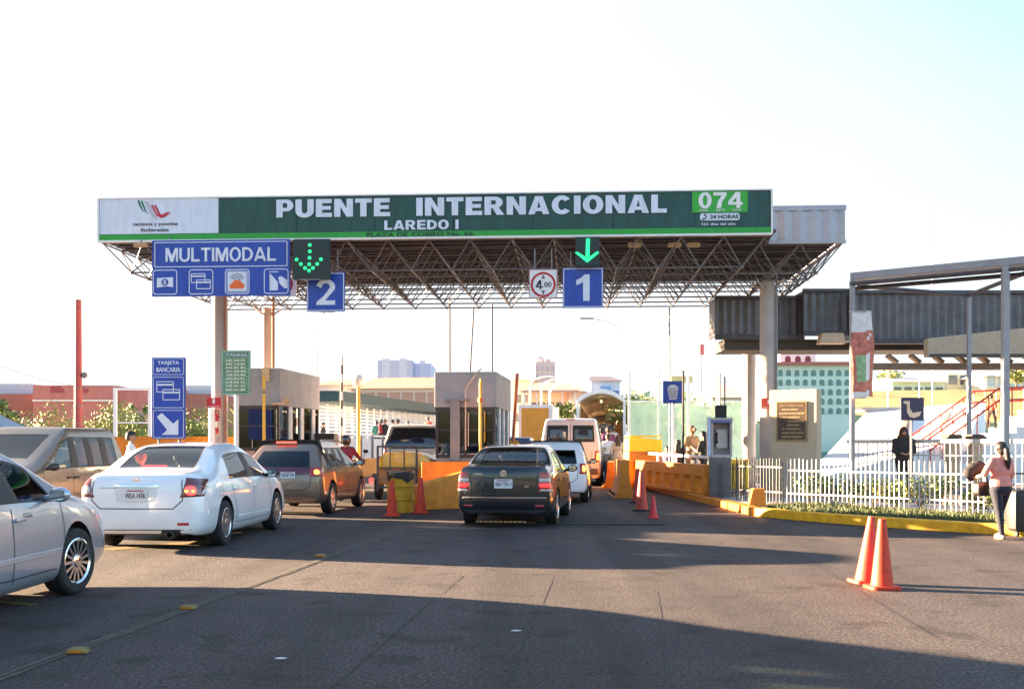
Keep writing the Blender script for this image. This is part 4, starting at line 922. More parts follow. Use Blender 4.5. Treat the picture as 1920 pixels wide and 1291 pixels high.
heavy('4', .17, .22, (-.09, y-.005, -.02), BLACK, t, .16, .13); text('00', .17, .12, (.11, y-.005, -.02), BLACK, t, .005)
for s in (1, -1): shape(t, [[(-.055, -.02+s*.145), (.055, -.02+s*.145), (0, -.02+s*.19)], [(-.015, -.02+s*.19), (.015, -.02+s*.19), (.015, -.02+s*.225), (-.015, -.02+s*.225)]], BLACK, y-.003)
t, wd, ht, y = board('height_limit_sign', 'white and red sign half hidden behind the MULTIMODAL sign', 'sign', 508, 556, 520, 556, 26.2, WHITE, None, .04, PHI, .03, hang=.45)
ring(t, -.05, .06, .22, .28, RED, y, 'ring', -70, 40)
# totem sign by lane 2
D = 26.0; zc = (Z(670, D)+Z(822, D))/2
t = thing('totem_sign', 'tall blue TARJETA BANCARIA sign with bank cards and a white arrow', 'sign', (X(317, D), D, 0), R(1))
z0, z1 = Z(822, D), Z(670, D); wd = 61*D/FPX
MB().rbox((0, 0, (z0+z1)/2), (wd, .10, z1-z0), .02).build('panel', BLUE, t); mb = MB(); [mb.tube((x, .02, 0), (x, .02, z0+.02), .035) for x in (-.25, .25)]; mb.build('post', STEEL, t)
for a, b in ((671, 703), (706, 765), (768, 821)): frame_rim(t, 0, (Z(a, D)+Z(b, D))/2, wd-.05, (b-a)*D/FPX-.01, .03, SIGNW, -.05, .014)
text('TARJETA', .52, .115, (0, -.056, Z(681, D)), SIGNW, t, .02); text('BANCARIA', .58, .115, (0, -.056, Z(693, D)), SIGNW, t, .02)
for ax, az in ((-.08, .13), (.07, -.06)):
    c = Z(735, D); frame_rim(t, ax, c+az, .42, .27, .02, SIGNW, -.052, .02, 'card_outline'); shape(t, [[(ax-.2, c+az+.03), (ax+.2, c+az+.03), (ax+.2, c+az+.07), (ax-.2, c+az+.07)]], SIGNW, -.056)
c = Z(794, D); shape(t, [[(-.28, .17+c), (-.16, .26+c), (.12, .0+c), (.24, .11+c), (.24, -.27+c), (-.16, -.27+c), (-.03, -.15+c)]], SIGNW, -.054)
# ---------------------------------------------------------------- booths
def booth(label, px0, px1, py_top, py_mid, py_base, D, dep, rz, lean=0):
    wd = (px1-px0)*D/FPX; t = thing('toll_booth', label, 'booth', (X((px0+px1)/2, D), D, 0), rz, 'toll booths'); zt, zm, zb = Z(py_top, D), Z(py_mid, D), Z(py_base, D)
    MB().box((0, dep/2, (zt+zm)/2), (wd, dep, zt-zm)).build('parapet', M('booth_paint', (.29, .285, .30), .75, var=.16, scale=2, bump=.1), t, False, bev=.015)
    MB().box((.0, dep/2, zb/2), (wd-.06, dep-.06, zb)).build('base_wall', M('base_orange_wall', (.40, .30, .24), .8), t, False)
    mb = MB(); h = zm-zb; fr = M('booth_frame', (.045, .04, .042), .5, .3); pm_ = M('booth_pillar', (.55, .54, .55), .6)
    xs = [-wd/2+.06, -.02, wd/2-.06] if not lean else [-wd/2+.06, wd/2-.06]
    ys = [.06, dep*.30, dep*.42, dep*.66, dep*.78, dep-.06]
    for x in xs: mb.box((x, .05, zb+h/2), (.07, .08, h-.004)); MB().box((x, dep-.05, zb+h/2), (.07, .08, h-.004)).build('corner_post', fr, t, False)
    mb.box((0, .05, zb+.05), (wd-.05, .09, .09)); mb.box((0, .05, zm-.05), (wd-.05, .09, .09)); mb.box((0, .052, zb+h*.55), (wd-.2, .05, .04))
    mb.build('window_frame', fr, t, False)
    for y0, y1 in ((dep*.22, dep*.30), (dep*.5, dep*.58), (dep*.80, dep*.88)): MB().box((wd/2-.05, (y0+y1)/2, zb+h/2), (.09, y1-y0, h-.002)).build('pillar', pm_, t, False)
    for y0, y1 in ((dep*.22, dep*.30), (dep*.5, dep*.58)): MB().box((-wd/2+.05, (y0+y1)/2, zb+h/2), (.09, y1-y0, h-.002)).build('pillar', pm_, t, False)
    for n_, c_, d_ in (('front_glass', (0, .045, zb+h/2), (wd-.14, .012, h-.2)), ('side_glass', (wd/2-.05, dep/2, zb+h/2), (.012, dep-.2, h-.02)), ('side_glass', (-wd/2+.05, dep/2, zb+h/2), (.012, dep-.2, h-.02))): MB().box(c_, d_).build(n_, BOOTHG, t, False)
    mb = MB(); mb.box((0, dep*.35, zb+.45), (wd*.7, .5, .05)); mb.box((-.2, dep*.4, zb+.62), (.34, .1, .28)); mb.box((.25, dep*.38, zb+.55), (.3, .25, .16)); mb.box((.1, dep-.12, zb+h*.5), (wd*.6, .06, h*.86)); mb.build('desk', M('booth_inside', (.05, .045, .045), .7, var=.5, scale=4), t, False)
    return t, wd, zt, zm, zb
t, wd, zt, zm, zb = booth('square grey toll booth on the orange island between the lanes', 814, 931, 697, 763, 858, 27, 3.6, -TH)
MB().box((-.25, -.06, (zb+zm)/2+.05), (.24, .1, zm-zb+.25)).build('equipment_post', M('grey_post', (.20, .20, .205), .6), t, False)
MB().box((-.20, -.07, zm+.18), (.62, .14, .05)).build('crossbar', STEEL, t)
mb = MB(); xx = .02; mb.path([(xx, -.1, zb+.2), (xx, -.1, Z(728, 27)), (xx+.28, -.12, Z(700, 27)), (xx+.40, -.12, Z(692, 27))], .018, 6); mb.path([(xx+.07, -.1, zb+.3), (xx+.07, -.1, Z(728, 27)-.6)], .014, 6); mb.build('conduit', M('conduit_cream', (.50, .42, .33), .5), t)
t, wd, zt, zm, zb = booth('long beige toll booth behind the gold minivan at lane 2', 437, 526, 690, 760, 845, 29.2, 3.9, -TH, 1)
MB().rbox((wd/2+.25, .8+2.8, 1.5), (.7, .5, .55), .03).build('cabinet', M('dark_cabinet', (.05, .04, .04), .6), t)
MB().rbox((.28, -.05, Z(702, 29.2)), (.2, .1, .38), .03).build('wall_lamp', M('lamp_tan', (.5, .36, .22), .5), t)
mb = MB(); mb.ball((.85, -.1, Z(750, 29.2)), .11, 8, sc=(1.2, 1, .9)); mb.box((.72, -.1, Z(757, 29.2)), (.5, .12, .05)); mb.build('camera_unit', M('lamp_tan', (.5, .36, .22), .5), t)
D = 27.2; t = thing('security_camera', 'small tan camera on a bracket at the front of the center booth', 'camera', (X(923, D), D, Z(752, D))); mb = MB(); mb.ball((0, 0, 0), .10, 10, sc=(1, 1.2, .9)); mb.tube((0, -.1, -.02), (.05, -.24, -.05), .05, .06); mb.build('housing', M('lamp_tan', (.5, .36, .22), .5), t); MB().path([(0, 0, -.05), (-.05, .03, -.16), (-.30, .03, -.15)], .015, 6).build('bracket', DSTEEL, t)
# island nose and its orange walls
isl = thing('island_barrier', 'low orange concrete wedge wall at the nose of the toll island', 'barrier', (X(850, 24), 24, 0))
def isl_p(px, D, z): return (X(px, D)-X(850, 24), D-24, z)
mb = MB()
A0, A1, B1, B0 = (779, 23.3), (912, 24.4), (936, 26.9), (800, 26.9)
def wall(mb, a, b, za, zb_, th):
    a_, b_ = Vector(isl_p(*a, 0)), Vector(isl_p(*b, 0)); d = (b_-a_).normalized(); n = Vector((-d.y, d.x, 0))*th; vs = []
    for p, z in ((a_, za), (b_, zb_)):
        for q in (p, p+n): vs += [(q.x, q.y, 0), (q.x, q.y, z)]
    mb.add(vs, [(0, 4, 5, 1), (2, 3, 7, 6), (1, 5, 7, 3), (0, 1, 3, 2), (4, 6, 7, 5), (0, 2, 6, 4)])
wall(mb, A0, A1, Z(910, 23.3), Z(872, 24.4), .22); o = mb.build('nose_wall', ORANGE, isl, False, bev=.02)
mb = MB(); wall(mb, (790, 26.6), (940, 26.6), Z(865, 26.6), Z(865, 26.6), .3); mb.build('end_wall', ORANGE, isl, False, bev=.02)
mb = MB(); wall(mb, (912, 24.55), (945, 32), .9, .9, .2); mb.build('side_wall', ORANGE, isl, False, bev=.02)
mb = MB(); mb.prism([isl_p(p, d, 0)[:2] for p, d in ((790, 23.6), (908, 24.6), (938, 26.6), (800, 26.6))], 0.003, .12, 'xy'); mb.build('island_slab', CONC, isl, False)
tag(MB().prism([(X(p, d), d) for p, d in ((800, 26.9), (940, 26.9), (1010, 40), (905, 40))], -.01, .16, 'xy').build('island_slab', CONC, None, False), kind='structure')
tag(MB().prism([(X(p, d), d) for p, d in ((385, 27), (528, 27), (640, 40), (540, 40))], -.01, .16, 'xy').build('island_slab', ORANGE, None, False), kind='structure')
# ---------------------------------------------------------------- posts, arms, small signs
def post(name, label, cat, px, py0, py1, D, r, mat, top=0, group=None, base=True):
    t = thing(name, label, cat, (X(px, D), D, 0), 0, group); z1 = Z(py0, D)
    MB().tube((0, 0, 0), (top, 0, z1), r, r*.85, 10).build('pole', mat, t)
    if base: MB().lathe([(r*2.2, 0), (r*2.2, .05), (r*1.2, .09)], 12).build('base_plate', DSTEEL, t)
    return t, z1
AMBP = M('amber_pole', (.66, .33, .03), .5, var=.2)
t, z = post('bollard_pole', 'tall amber pole in front of the center booth glass', 'pole', 901, 722, 0, 26.5, .042, AMBP); MB().lathe([(.05, 0), (.015, .17)], 10, (0, 0, z)).build('tip', AMBP, t); MB().lathe([(.07, 0), (.07, .1)], 10, (0, 0, z-.42)).build('collar', M('ring_orange', (.7, .14, .02), .5), t)
t, z = post('bollard_pole', 'tall yellow pole in front of the beige booth', 'pole', 495, 712, 0, 28.2, .045, YELP); MB().lathe([(.05, 0), (.012, .16)], 10, (0, 0, z)).build('tip', AMBP, t); MB().lathe([(.075, 0), (.075, .06)], 10, (0, 0, z-.35)).build('collar', STEEL, t)
t, z = post('lamp_post', 'orange lamp post with white globe beside the bridge railing', 'lamp post', 672, 724, 0, 36, .07, AMBP); MB().ball((0, 0, z+.18), .22, 14).build('globe', M('globe_white', (.75, .74, .72), .3), t)
def arm(name, label, px0, py0, px1, py1, D, c1, c2, n, r=.04):
    a, b = P(px0, py0, D), P(px1, py1, D); t = thing(name, label, 'barrier arm', (a.x, a.y, 0), 0, 'raised toll barrier arms'); o = Vector((a.x, a.y, 0)); a -= o; b -= o
    mb = MB()
    for i in range(n): mb.tube(a+(b-a)*i/n, a+(b-a)*(i+1)/n, r, r*.9, 8, i % 2)
    mb.build('arm', [c1, c2], t, False); MB().rbox((0, .12, a.z/2), (.34, .3, a.z+.1), .04).build('gate_box', AMBP, t); return t
arm('barrier_arm', 'raised white and black barrier arm left of the orange lamp post', 640, 848, 641, 668, 33, WHITE, M('black_band', (.12, .05, .05), .5), 11, .045)
arm('barrier_arm', 'raised red barrier arm right of the center booth', 962, 828, 970, 700, 31, M('arm_red', (.40, .07, .03), .5), M('arm_red2', (.46, .12, .06), .5), 5, .05)
# garbage sign
D = 30; t, wd, ht, y = board('litter_sign', 'square blue sign with a white waste bin symbol on white post', 'sign', 1243, 1280, 714, 756, D, r=.02, rim=None, th=.03)
zc = Z(735, D); shape(t, [[(-.10, -.20), (.10, -.20), (.15, .10), (-.15, .10)], [(-.17, .115), (.17, .115), (.06, .21), (-.06, .21)]], SIGNW, y-.003); shape(t, [[(x0-.013+x0*.1, .07), (x0+.013+x0*.1, .07), (x0*.75+.012, -.17), (x0*.75-.012, -.17)] for x0 in (-.09, -.03, .03, .09)], M('bin_line', (.20, .10, .12), .5), y-.009)
MB().tube((.02, .06, -zc+.1), (.02, .06, ht/2), .045, n=10).build('post', WHITE, t)
post('flag_pole', 'thin black pole standing right of the waste bin sign', 'pole', 1281, 695, 0, 29, .032, BLACK); 
t, z = post('sign_pole', 'grey pole rising behind the waste bin sign to the canopy', 'pole', 1256, 575, 0, 31.5, .028, STEEL, -.02)
# red extinguisher signs on columns
def red_sign(label, px0, px1, py0, py1, D):
    t, wd, ht, y = board('extinguisher_sign', label, 'sign', px0, px1, py0, py1, D, RED, None, .02, 0, .01, 'extinguisher signs')
    shape(t, [[(-.035, -.02), (.035, -.02), (.035, .09), (-.035, .09)], [(-.02, .095), (.03, .095), (.03, .115), (-.02, .115)]], SIGNW, y-.003); text('EXTINTOR', wd*.8, .035, (0, y-.006, -ht*.37), SIGNW, t, .01)
    MB().rbox((0, .06, 0), (.12, .1, .12), .02).build('bracket', STEEL, t)
red_sign('small red extinguisher sign on the right front column', 1427, 1456, 746, 766, 27.7); red_sign('small red extinguisher sign beside the left front column', 388, 414, 745, 764, 28.9)
D = 28.95; t = thing('fire_extinguisher', 'red fire extinguisher with white label on the left column', 'extinguisher', (X(404, D), D-.05, Z(812, D)))
MB().lathe([(.08, 0), (.095, .02), (.095, .45), (.06, .54), (.03, .57)], 16).build('cylinder', M('ext_red', (.45, .01, .02), .3, coat=.6), t); mb = MB(); mb.box((0, 0, .60), (.05, .04, .06)); mb.path([(.02, 0, .62), (.10, -.02, .60), (.12, -.02, .40)], .012, 6); mb.build('nozzle', BLACK, t); MB().lathe([(.096, .16), (.096, .32)], 16).build('paper_label', WHITE, t)
post('white_post', 'white painted post left of the fire extinguisher', 'post', 397, 765, 0, 28.6, .10, WHITE)
# rates board
D = 27.5; t, wd, ht, y = board('rates_board', 'green toll rates board with rows of small print on a white pole', 'sign', 415, 470, 657, 740, D, M('board_green', (.10, .22, .13), .5, var=.5, scale=3), M('board_rim', (.35, .55, .40), .5), .04, R(-3), .01)
zc = Z(698.5, D); MB().tube((-.0, .05, -zc), (0, .05, ht*.3), .06, n=10).build('post', WHITE, t)
text('TARIFAS', wd*.72, .07, (.02, y-.006, ht*.40), SIGNW, t, .01)
mb = MB(); rows = []
for i in range(9):
    zz = ht*(.28-.082*i)
    for x0, x1 in ((-.34, -.12), (-.06, .12), (.17, .33)):
        L = x0*wd
        while L < x1*wd:
            l = random.uniform(.025, .08); rows.append([(L, zz-.022), (min(L+l, x1*wd), zz-.022), (min(L+l, x1*wd), zz+.022), (L, zz+.022)]); L += l+.018
shape(t, rows, M('board_print', (.62, .66, .45), .5, var=.3), y-.002, 'print_rows'); shape(t, [[(-wd/2+.02, z_), (wd/2-.02, z_), (wd/2-.02, z_+.008), (-wd/2+.02, z_+.008)] for z_ in [ht*(.325-.082*i) for i in range(10)]], M('board_rim', (.35, .55, .40), .5), y-.001, 'row_lines')
# ---------------------------------------------------------------- cones, drum
def cone(label, px, py, h, mat, faded=False, tilt=(0, 0), n=1):
    D = HC*FPX/(py-HOR); t = thing('traffic_cone', label, 'traffic cone', (X(px, D), D, 0), random.uniform(-.3, .3), 'traffic cones on the road'); t.rotation_euler.x, t.rotation_euler.y = tilt
    r = h*.165; MB().rbox((0, 0, .018), (h*.44, h*.44, .036), h*.08, ax=2).build('base', mat if not faded else BLACK, t, bev=.006)
    MB().lathe([(r, .034), (r*.93, .08), (r*.34, h*.97), (r*.30, h), (r*.18, h)], 28).build('body', mat, t)
    return t
cone('bright orange cone nearest the camera, in front of its twin', 1654, 1103, .70, CONEM); cone('dull orange cone just behind the nearest bright cone', 1623, 1094, .70, CONED, False, (0, R(5.5)))
cone('orange cone in front of the yellow drum', 735, 967, .73, CONEM); cone('orange cone between the yellow drum and the wedge wall', 789, 962, .75, CONEM)
cone('dark red tall cone by the curved orange barriers', 1203, 957, .86, M('cone_dark', (.33, .035, .02), .6), True); cone('small red cone nearest the trench grate', 1225, 971, .45, M('cone_red', (.62, .03, .035), .55)); cone('dark red cone behind the tall dark red cone', 1196, 942, .85, M('cone_dark', (.33, .035, .02), .6), True)
D = 22.6; t = thing('oil_drum', 'yellow oil drum with black bag rim used as a litter bin', 'drum', (X(751, D), D, 0))
pr = [(.275, 0), (.285, .01)]
for z in (.28, .56): pr += [(.278, z-.025), (.292, z-.01), (.292, z+.01), (.278, z+.025)]
MB().lathe(pr+[(.28, .80), (.285, .81)], 32).build('barrel', M('drum_yellow', (.50, .25, .008), .5, .1, var=.3, scale=5), t)
mb = MB(); vs = []; n = 28
for k, (r, z) in enumerate(((.288, .70), (.298, .78), (.30, .865), (.26, .87), (.24, .70))):
    for i in range(n): a = 2*math.pi*i/n; vs.append(((r+.008*math.sin(5*a+k))*math.cos(a), (r+.008*math.sin(7*a))*math.sin(a), z+(.05*math.sin(3*a+1)+.02*math.sin(8*a) if k == 0 else .012*math.sin(4*a))))
mb.add(vs, [(k*n+i, k*n+(i+1) % n, (k+1)*n+(i+1) % n, (k+1)*n+i) for k in range(4) for i in range(n)]); mb.build('bin_bag', M('bag_black', (.035, .028, .026), .35, var=.3), t)
# ---------------------------------------------------------------- right lane edge
def jersey(name, label, px, D, L, h, rz, mat):
    t = thing(name, label, 'barrier', (X(px, D), D, 0), rz, 'curved orange lane barriers')
    k = h/.9; pr = [(-.30, 0), (.30, 0)]+[((.30-.19*math.sin(R(90*i/6)))*1, (.03+.80*(1-math.cos(R(90*i/6))))*k) for i in range(7)]+[(.11, h), (-.11, h)]+[(-(.30-.19*math.sin(R(90*i/6))), (.03+.80*(1-math.cos(R(90*i/6))))*k) for i in range(6, -1, -1)]
    MB().prism(pr, 0, L, 'xz').build('body', mat, t, True, 30, bev=.0)
    mb = MB(); [mb.tube((-.301, L*f, .09), (-.25, L*f, .09), .04, n=8) for f in (.15, .5, .85)]; mb.build('drain_hole', BLACK, t); return t
jersey('lane_barrier', 'curved orange concrete barrier with worn edges nearest the cones', 1172, 28.6, 2.6, 1.02, R(-2), ORANGE)
jersey('lane_barrier', 'curved orange barrier beside the cream van', 1145, 34.8, 6.5, .86, R(-6), ORANGE)
D1, D2 = 26.6, 35.2
pa = thing('parapet_wall', 'long orange concrete parapet with a row of openings and white rail', 'barrier', (X(1338, D1)-.1, D1, .14)); 
dv = Vector((X(1193, D2)-X(1338, D1), D2-D1, 0)); L = dv.length; rot = Matrix.Rotation(math.atan2(dv.y, dv.x), 3, 'Z')
def rb(mb, u, v, w, d, m=0): mb.box(rot @ Vector(u), d, m, rot)
mb = MB(); h = .78
rb(mb, (L/2, 0, h-.14), 0, 0, (L, .24, .30)); rb(mb, (L/2, 0, .05), 0, 0, (L, .30, .10))
nb = 9
for i in range(nb): 
    u = .12+(L-.24)*i/(nb-1); rb(mb, (u, 0, .29), 0, 0, (.5 if i else .45, .22, .40))
mb.build('wall', ORANGE, pa, False, bev=.015)
mb = MB(); p0, p1 = rot @ Vector((0, -.30, .95)), rot @ Vector((L, -.30, 1.02)); mb.tube(p0, p1, .045, n=10); [mb.tube(p0+(p1-p0)*f, (p0+(p1-p0)*f)*1-Vector((0, 0, .9)), .035, n=8) for f in (0, .25, .5, .75, 1)]; mb.build('hand_rail', WHITE, pa)
D = 34.5; t = thing('yellow_wall', 'bright yellow painted block wall behind the orange parapet', 'wall', (X(1212, D), D, .0), R(14)); mb = MB(); MB().box((-.025, .25, Z(846, D)/2), (1.15, .52, Z(846, D))).build('wall_foot', ORANGE, t, False, bev=.01); mb.prism([(-.60, Z(846, D)+.004), (.55, Z(846, D)+.004), (.55, Z(824, D)), (-.50, Z(818, D)), (-.58, Z(822, D))], 0, .5, 'xz'); mb.build('block', M('wall_yellow', (.80, .60, .01), .6, var=.1), t, False, bev=.02); MB().box((-.02, .25, Z(818, D)+.01), (1.1, .52, .05)).build('cap', M('wall_yellow', (.80, .60, .01), .6), t)  # orange lower block: shadow on the yellow wall's foot, put into colour
D = 31; t = thing('yellow_wall', 'low yellow wall glimpsed between the telephone and the rear column', 'wall', (X(1385, D), D, .14)); MB().box((0, .2, .4), (.62, .3, .80)).build('block', M('wall_yellow', (.80, .60, .01), .6), t, False, bev=.02); MB().box((0, .2, .83), (.66, .34, .05)).build('cap', YELLOW, t)
t = thing('kerb_block', 'orange concrete block standing at the foot of the dark fence', 'block', (X(1419, 22.6), 22.6, .14)); MB().prism([(-.17, 0), (.17, 0), (.14, .36), (-.10, .36)], -.14, .14, 'xz').build('body', ORANGE, t, False, bev=.02); MB().box((.02, 0, .365), (.22, .24, .012)).build('top', ORANGE, t)
# telephone kiosk
D = 26.0; t = thing('telephone_kiosk', 'grey pay telephone kiosk on a dark pedestal by the parapet', 'telephone', (X(1353, D), D, .14), R(-4)); zz = lambda py: Z(py, D)-.14
MB().rbox((-.02, .15, zz(857)/2), (.50, .40, zz(857)), .02, ax=2).build('pedestal', M('pedestal_grey', (.10, .10, .11), .6, var=.3), t)
hm = M('kiosk_grey', (.34, .31, .31), .5, var=.1); z0, z1 = zz(856), zz(785); mb = MB(); w_ = .50
mb.box((0, .34, (z0+z1)/2), (w_, .04, z1-z0)); mb.box((-w_/2+.02, .16, (z0+z1)/2), (.05, .34, z1-z0)); mb.box((w_/2-.02, .16, (z0+z1)/2), (.05, .34, z1-z0)); mb.box((0, .16, z1), (w_+.03, .40, .06)); mb.box((0, .14, z0+.03), (w_+.01, .38, .06)); mb.build('hood', hm, t, False)
MB().rbox((.03, .26, (z0+z1)/2-.02), (.27, .12, .46), .02).build('phone_body', M('kiosk_light', (.46, .43, .42), .5), t); o = MB().tube((0, 0, -.1), (0, 0, .1), .02, n=8).ball((0, 0, .1), .034).ball((0, 0, -.1), .034).build('handset', BLACK, t); o.location = (-.10, .16, (z0+z1)/2)
MB().box((0, -.02, z1-.05), (w_*.9, .02, .09)).build('header', M('header_blue', (.08, .12, .30), .5), t)
MB().box((-w_/2-.045, .14, (z0+z1)/2+.03), (.06, .30, (z1-z0)*1.02)).build('side_panel', M('pale_blue', (.35, .50, .68), .4), t)
MB().rbox((.0, .16, zz(772)), (.26, .22, .34), .03).build('signal_box', BLACK, t)
for px, top, lab in ((1350, 700, 'thin grey mast above the telephone kiosk'), (1359, 706, 'dark thin mast just right of the telephone kiosk mast')): post('mast', lab, 'mast', px, top, 0, 28+(px-1350)*.1, .022, DSTEEL if px > 1355 else STEEL)
# ---------------------------------------------------------------- fences
def picket_fence(name, label, A, Bp, z0, h, pitch, mat, rails, r=.013, top=None, group=None, post_every=0):
    A, Bp = Vector(A), Vector(Bp); t = thing(name, label, 'fence', A, 0, group); d = Bp-A; n = int(d.length/pitch); mb = MB(); ang = Matrix.Rotation(math.atan2(d.y, d.x), 3, 'Z')
    for i in range(n+1):
        p = d*i/n; hh = h*random.uniform(.985, 1.015); lean = random.uniform(-.012, .012)
        mb.tube((p.x, p.y, z0), (p.x+lean, p.y, z0+hh-.03), r, n=8); mb.tube((p.x+lean, p.y, z0+hh-.03), (p.x+lean, p.y, z0+hh), r, r*.3, 8)
    mb.build('picket_panel', mat, t, True); mb = MB()
    for z in rails: mb.box(ang @ Vector((d.length/2, 0, 0))+Vector((0, 0, z0+z)), (d.length, .02, .028), 0, ang)
    mb.build('rail', mat, t, False)
    if top: mb = MB(); mb.box(ang @ Vector((d.length/2, 0, 0))+Vector((0, 0, z0+top)), (d.length+.1, .07, .09), 0, ang); mb.build('top_rail', mat, t, False, bev=.01)
    return t
FW = M('fence_white', (.44, .44, .45), .5, var=.12)
picket_fence('picket_fence', 'white metal picket fence with open tops on the grass verge', (5.98, 23.2, 0), (8.72, 19.7, 0), .16, .97, .106, FW, (.22, .72))
picket_fence('picket_fence', 'grey shaded picket fence around the columns left of the white fence', (X(1382, 24.8), 24.8, 0), (5.93, 23.35, 0), .14, 1.0, .105, M('fence_shade_grey', (.055, .055, .06), .5, var=.2), (.25, .80))  # shade on these bars is put into their dark grey colour
picket_fence('picket_fence', 'short dark gate of bars between the telephone and the columns', (X(1346, 25.6), 25.6, 0), (X(1398, 27.5), 27.5, 0), .14, .85, .13, DSTEEL, (.1, .7), .014)
picket_fence('railing', 'taller white railing with thick top rail behind the picket fence', (X(1592, 25.6), 25.6, 0), (X(1990, 21.2), 21.2, 0), .35, 1.14, .135, FW, (.85, .28), .014, 1.16)
tag(MB().prism([(X(1475, 27.6), 27.6), (X(1592, 25.5), 25.5), (X(1990, 21.1), 21.1), (18, 21), (18, 40), (9, 40)], .10, .345, 'xy').build('raised_walkway', M('walk_concrete', (.20, .18, .165), .9, var=.25, scale=2), None, False), kind='structure')
# ---------------------------------------------------------------- overhead footbridge and shelter at the right
ob = thing('covered_footbridge', 'dark grey corrugated covered footbridge behind the right columns', 'footbridge', (X(1340, 30), 30, 0))
x0 = X(1340, 30); CG = M('corrugated_grey', (.115, .110, .122), .5, .4, var=.25, scale=3)
for pxa, pxb, pya, pyb, dy in ((1341, 1506, 558, 632, 0), (1506, 1602, 545, 625, -.35), (1602, 2000, 548, 640, -.75)):
    D = 30+dy; mb = MB(); corr(mb, X(pxa, D)-x0, X(pxb, D)-x0, Z(pyb, D), Z(pya, D), dy, .22, .05); xa, xb = X(pxa, D)-x0, X(pxb, D)-x0
    mb.box(((xa+xb)/2, dy+.5, Z(pya, D)-.03), (xb-xa, .9, .05)); mb.box((xa+.03, dy+.5, (Z(pya, D)+Z(pyb, D))/2), (.05, .9, (pyb-pya)*D/FPX-.08)); mb.build('cladding', CG, ob, False)
    mb = MB(); mb.box(((xa+xb)/2, dy-.05, Z(pya, D)), (xb-xa+.04, .14, .09)); mb.box(((xa+xb)/2, dy-.04, Z(pyb, D)), (xb-xa+.03, .12, .14)); mb.build('edge_trim', DSTEEL, ob, False)
mb = MB(); mb.box((X(1700, 30)-x0, 0.9, Z(645, 30)), (11.0-.8, 1.5, .3)); mb.build('deck_beam', M('beam_dark', (.06, .055, .05), .8), ob, False)
MB().prism([(-.36, 0), (.36, 0), (.28, .28), (-.28, .28)], -.2, .2, 'xz').build('floodlight', M('lamp_housing2', (.5, .36, .24), .6), ob).location = (X(1556, 29.5)-x0, -.6, Z(645, 29.5))
D = 28; t = thing('pergola_beam', 'brown pergola of short rafters on a long beam under the footbridge', 'pergola', (X(1650, D), D, 0)); BR = M('brown_timber', (.20, .125, .08), .7, var=.25, stretch=(1, 1, 6))
mb = MB(); mb.box((X(1850, D)-X(1650, D), 0, Z(687, D)), (X(2080, D)-X(1640, D), .2, .17)); mb.build('beam', BR, t, False)
for k in range(9): MB().box((.35+k*.60, .1, Z(674, D)+.03), (.30, .3, .07), 0, Matrix.Rotation(R(38), 3, 'Y')).build('rafter', BR, t, False)
D = 27.5; t = thing('beige_fascia', 'beige concrete stair landing slab under the dark footbridge at right edge', 'stair landing', (X(1740, D), D, 0)); mb = MB(); mb.prism([(0, Z(668, D)), (0, Z(634, D)), (X(1925, D)-X(1740, D), Z(614, D)), (4.8, Z(605, D)), (4.8, Z(670, D))], 0, .3, 'xz'); mb.build('slab', M('beige_conc', (.42, .34, .25), .8, bump=.1), t, False, bev=.02); MB().box((2.4, -.02, Z(666, D)), (4.7, .06, .07)).build('edge_strip', M('beam_dark', (.06, .055, .05), .8), t)
sh = thing('shelter', 'flat-roofed steel shelter frame on tall grey posts at the right edge', 'shelter', (X(1598, 23.5), 23.5, 0)); SX, SY = X(1598, 23.5), 23.5
mb = MB(); q = [(X(1594, 23.5)-SX, 0), (X(1990, 21.0)-SX, -2.5), (X(1990, 21.0)-SX+.35, -1.75), (X(1594, 23.5)-SX+.3, .7)]
mb.prism(q, 5.06, 5.22, 'xy'); mb.build('roof', M('shelter_roof', (.22, .23, .27), .5, .2), sh, False, bev=.01)
mb = MB(); a, b = Vector((q[0][0], q[0][1], 4.97)), Vector((q[1][0], q[1][1], 4.97)); mb.tube(a, b, .05, n=6); mb.tube(Vector((q[3][0], q[3][1], 4.97)), Vector((q[2][0], q[2][1], 4.97)), .05, n=6); mb.build('purlin', DSTEEL, sh); MB().tube((.35, .65, 5.02), (X(1817, 25.6)-SX, 2.1, 5.02), .05, n=6).tube((X(1817, 25.6)-SX, 2.1, 5.02), (3.2, -1.6, 5.02), .05, n=6).build('purlin', DSTEEL, sh)
GP = M('shelter_post', (.24, .25, .28), .5, .3, var=.1)
for px, D, z1, w_ in ((1598, 23.5, 5.05, .10), (1885, 21.6, 5.05, .13), (1817, 25.6, 5.05, .09)):
    MB().box((X(px, D)-SX, D-SY, z1/2+.07), (w_, w_, z1-.14)).build('post', GP, sh, False, bev=.008)
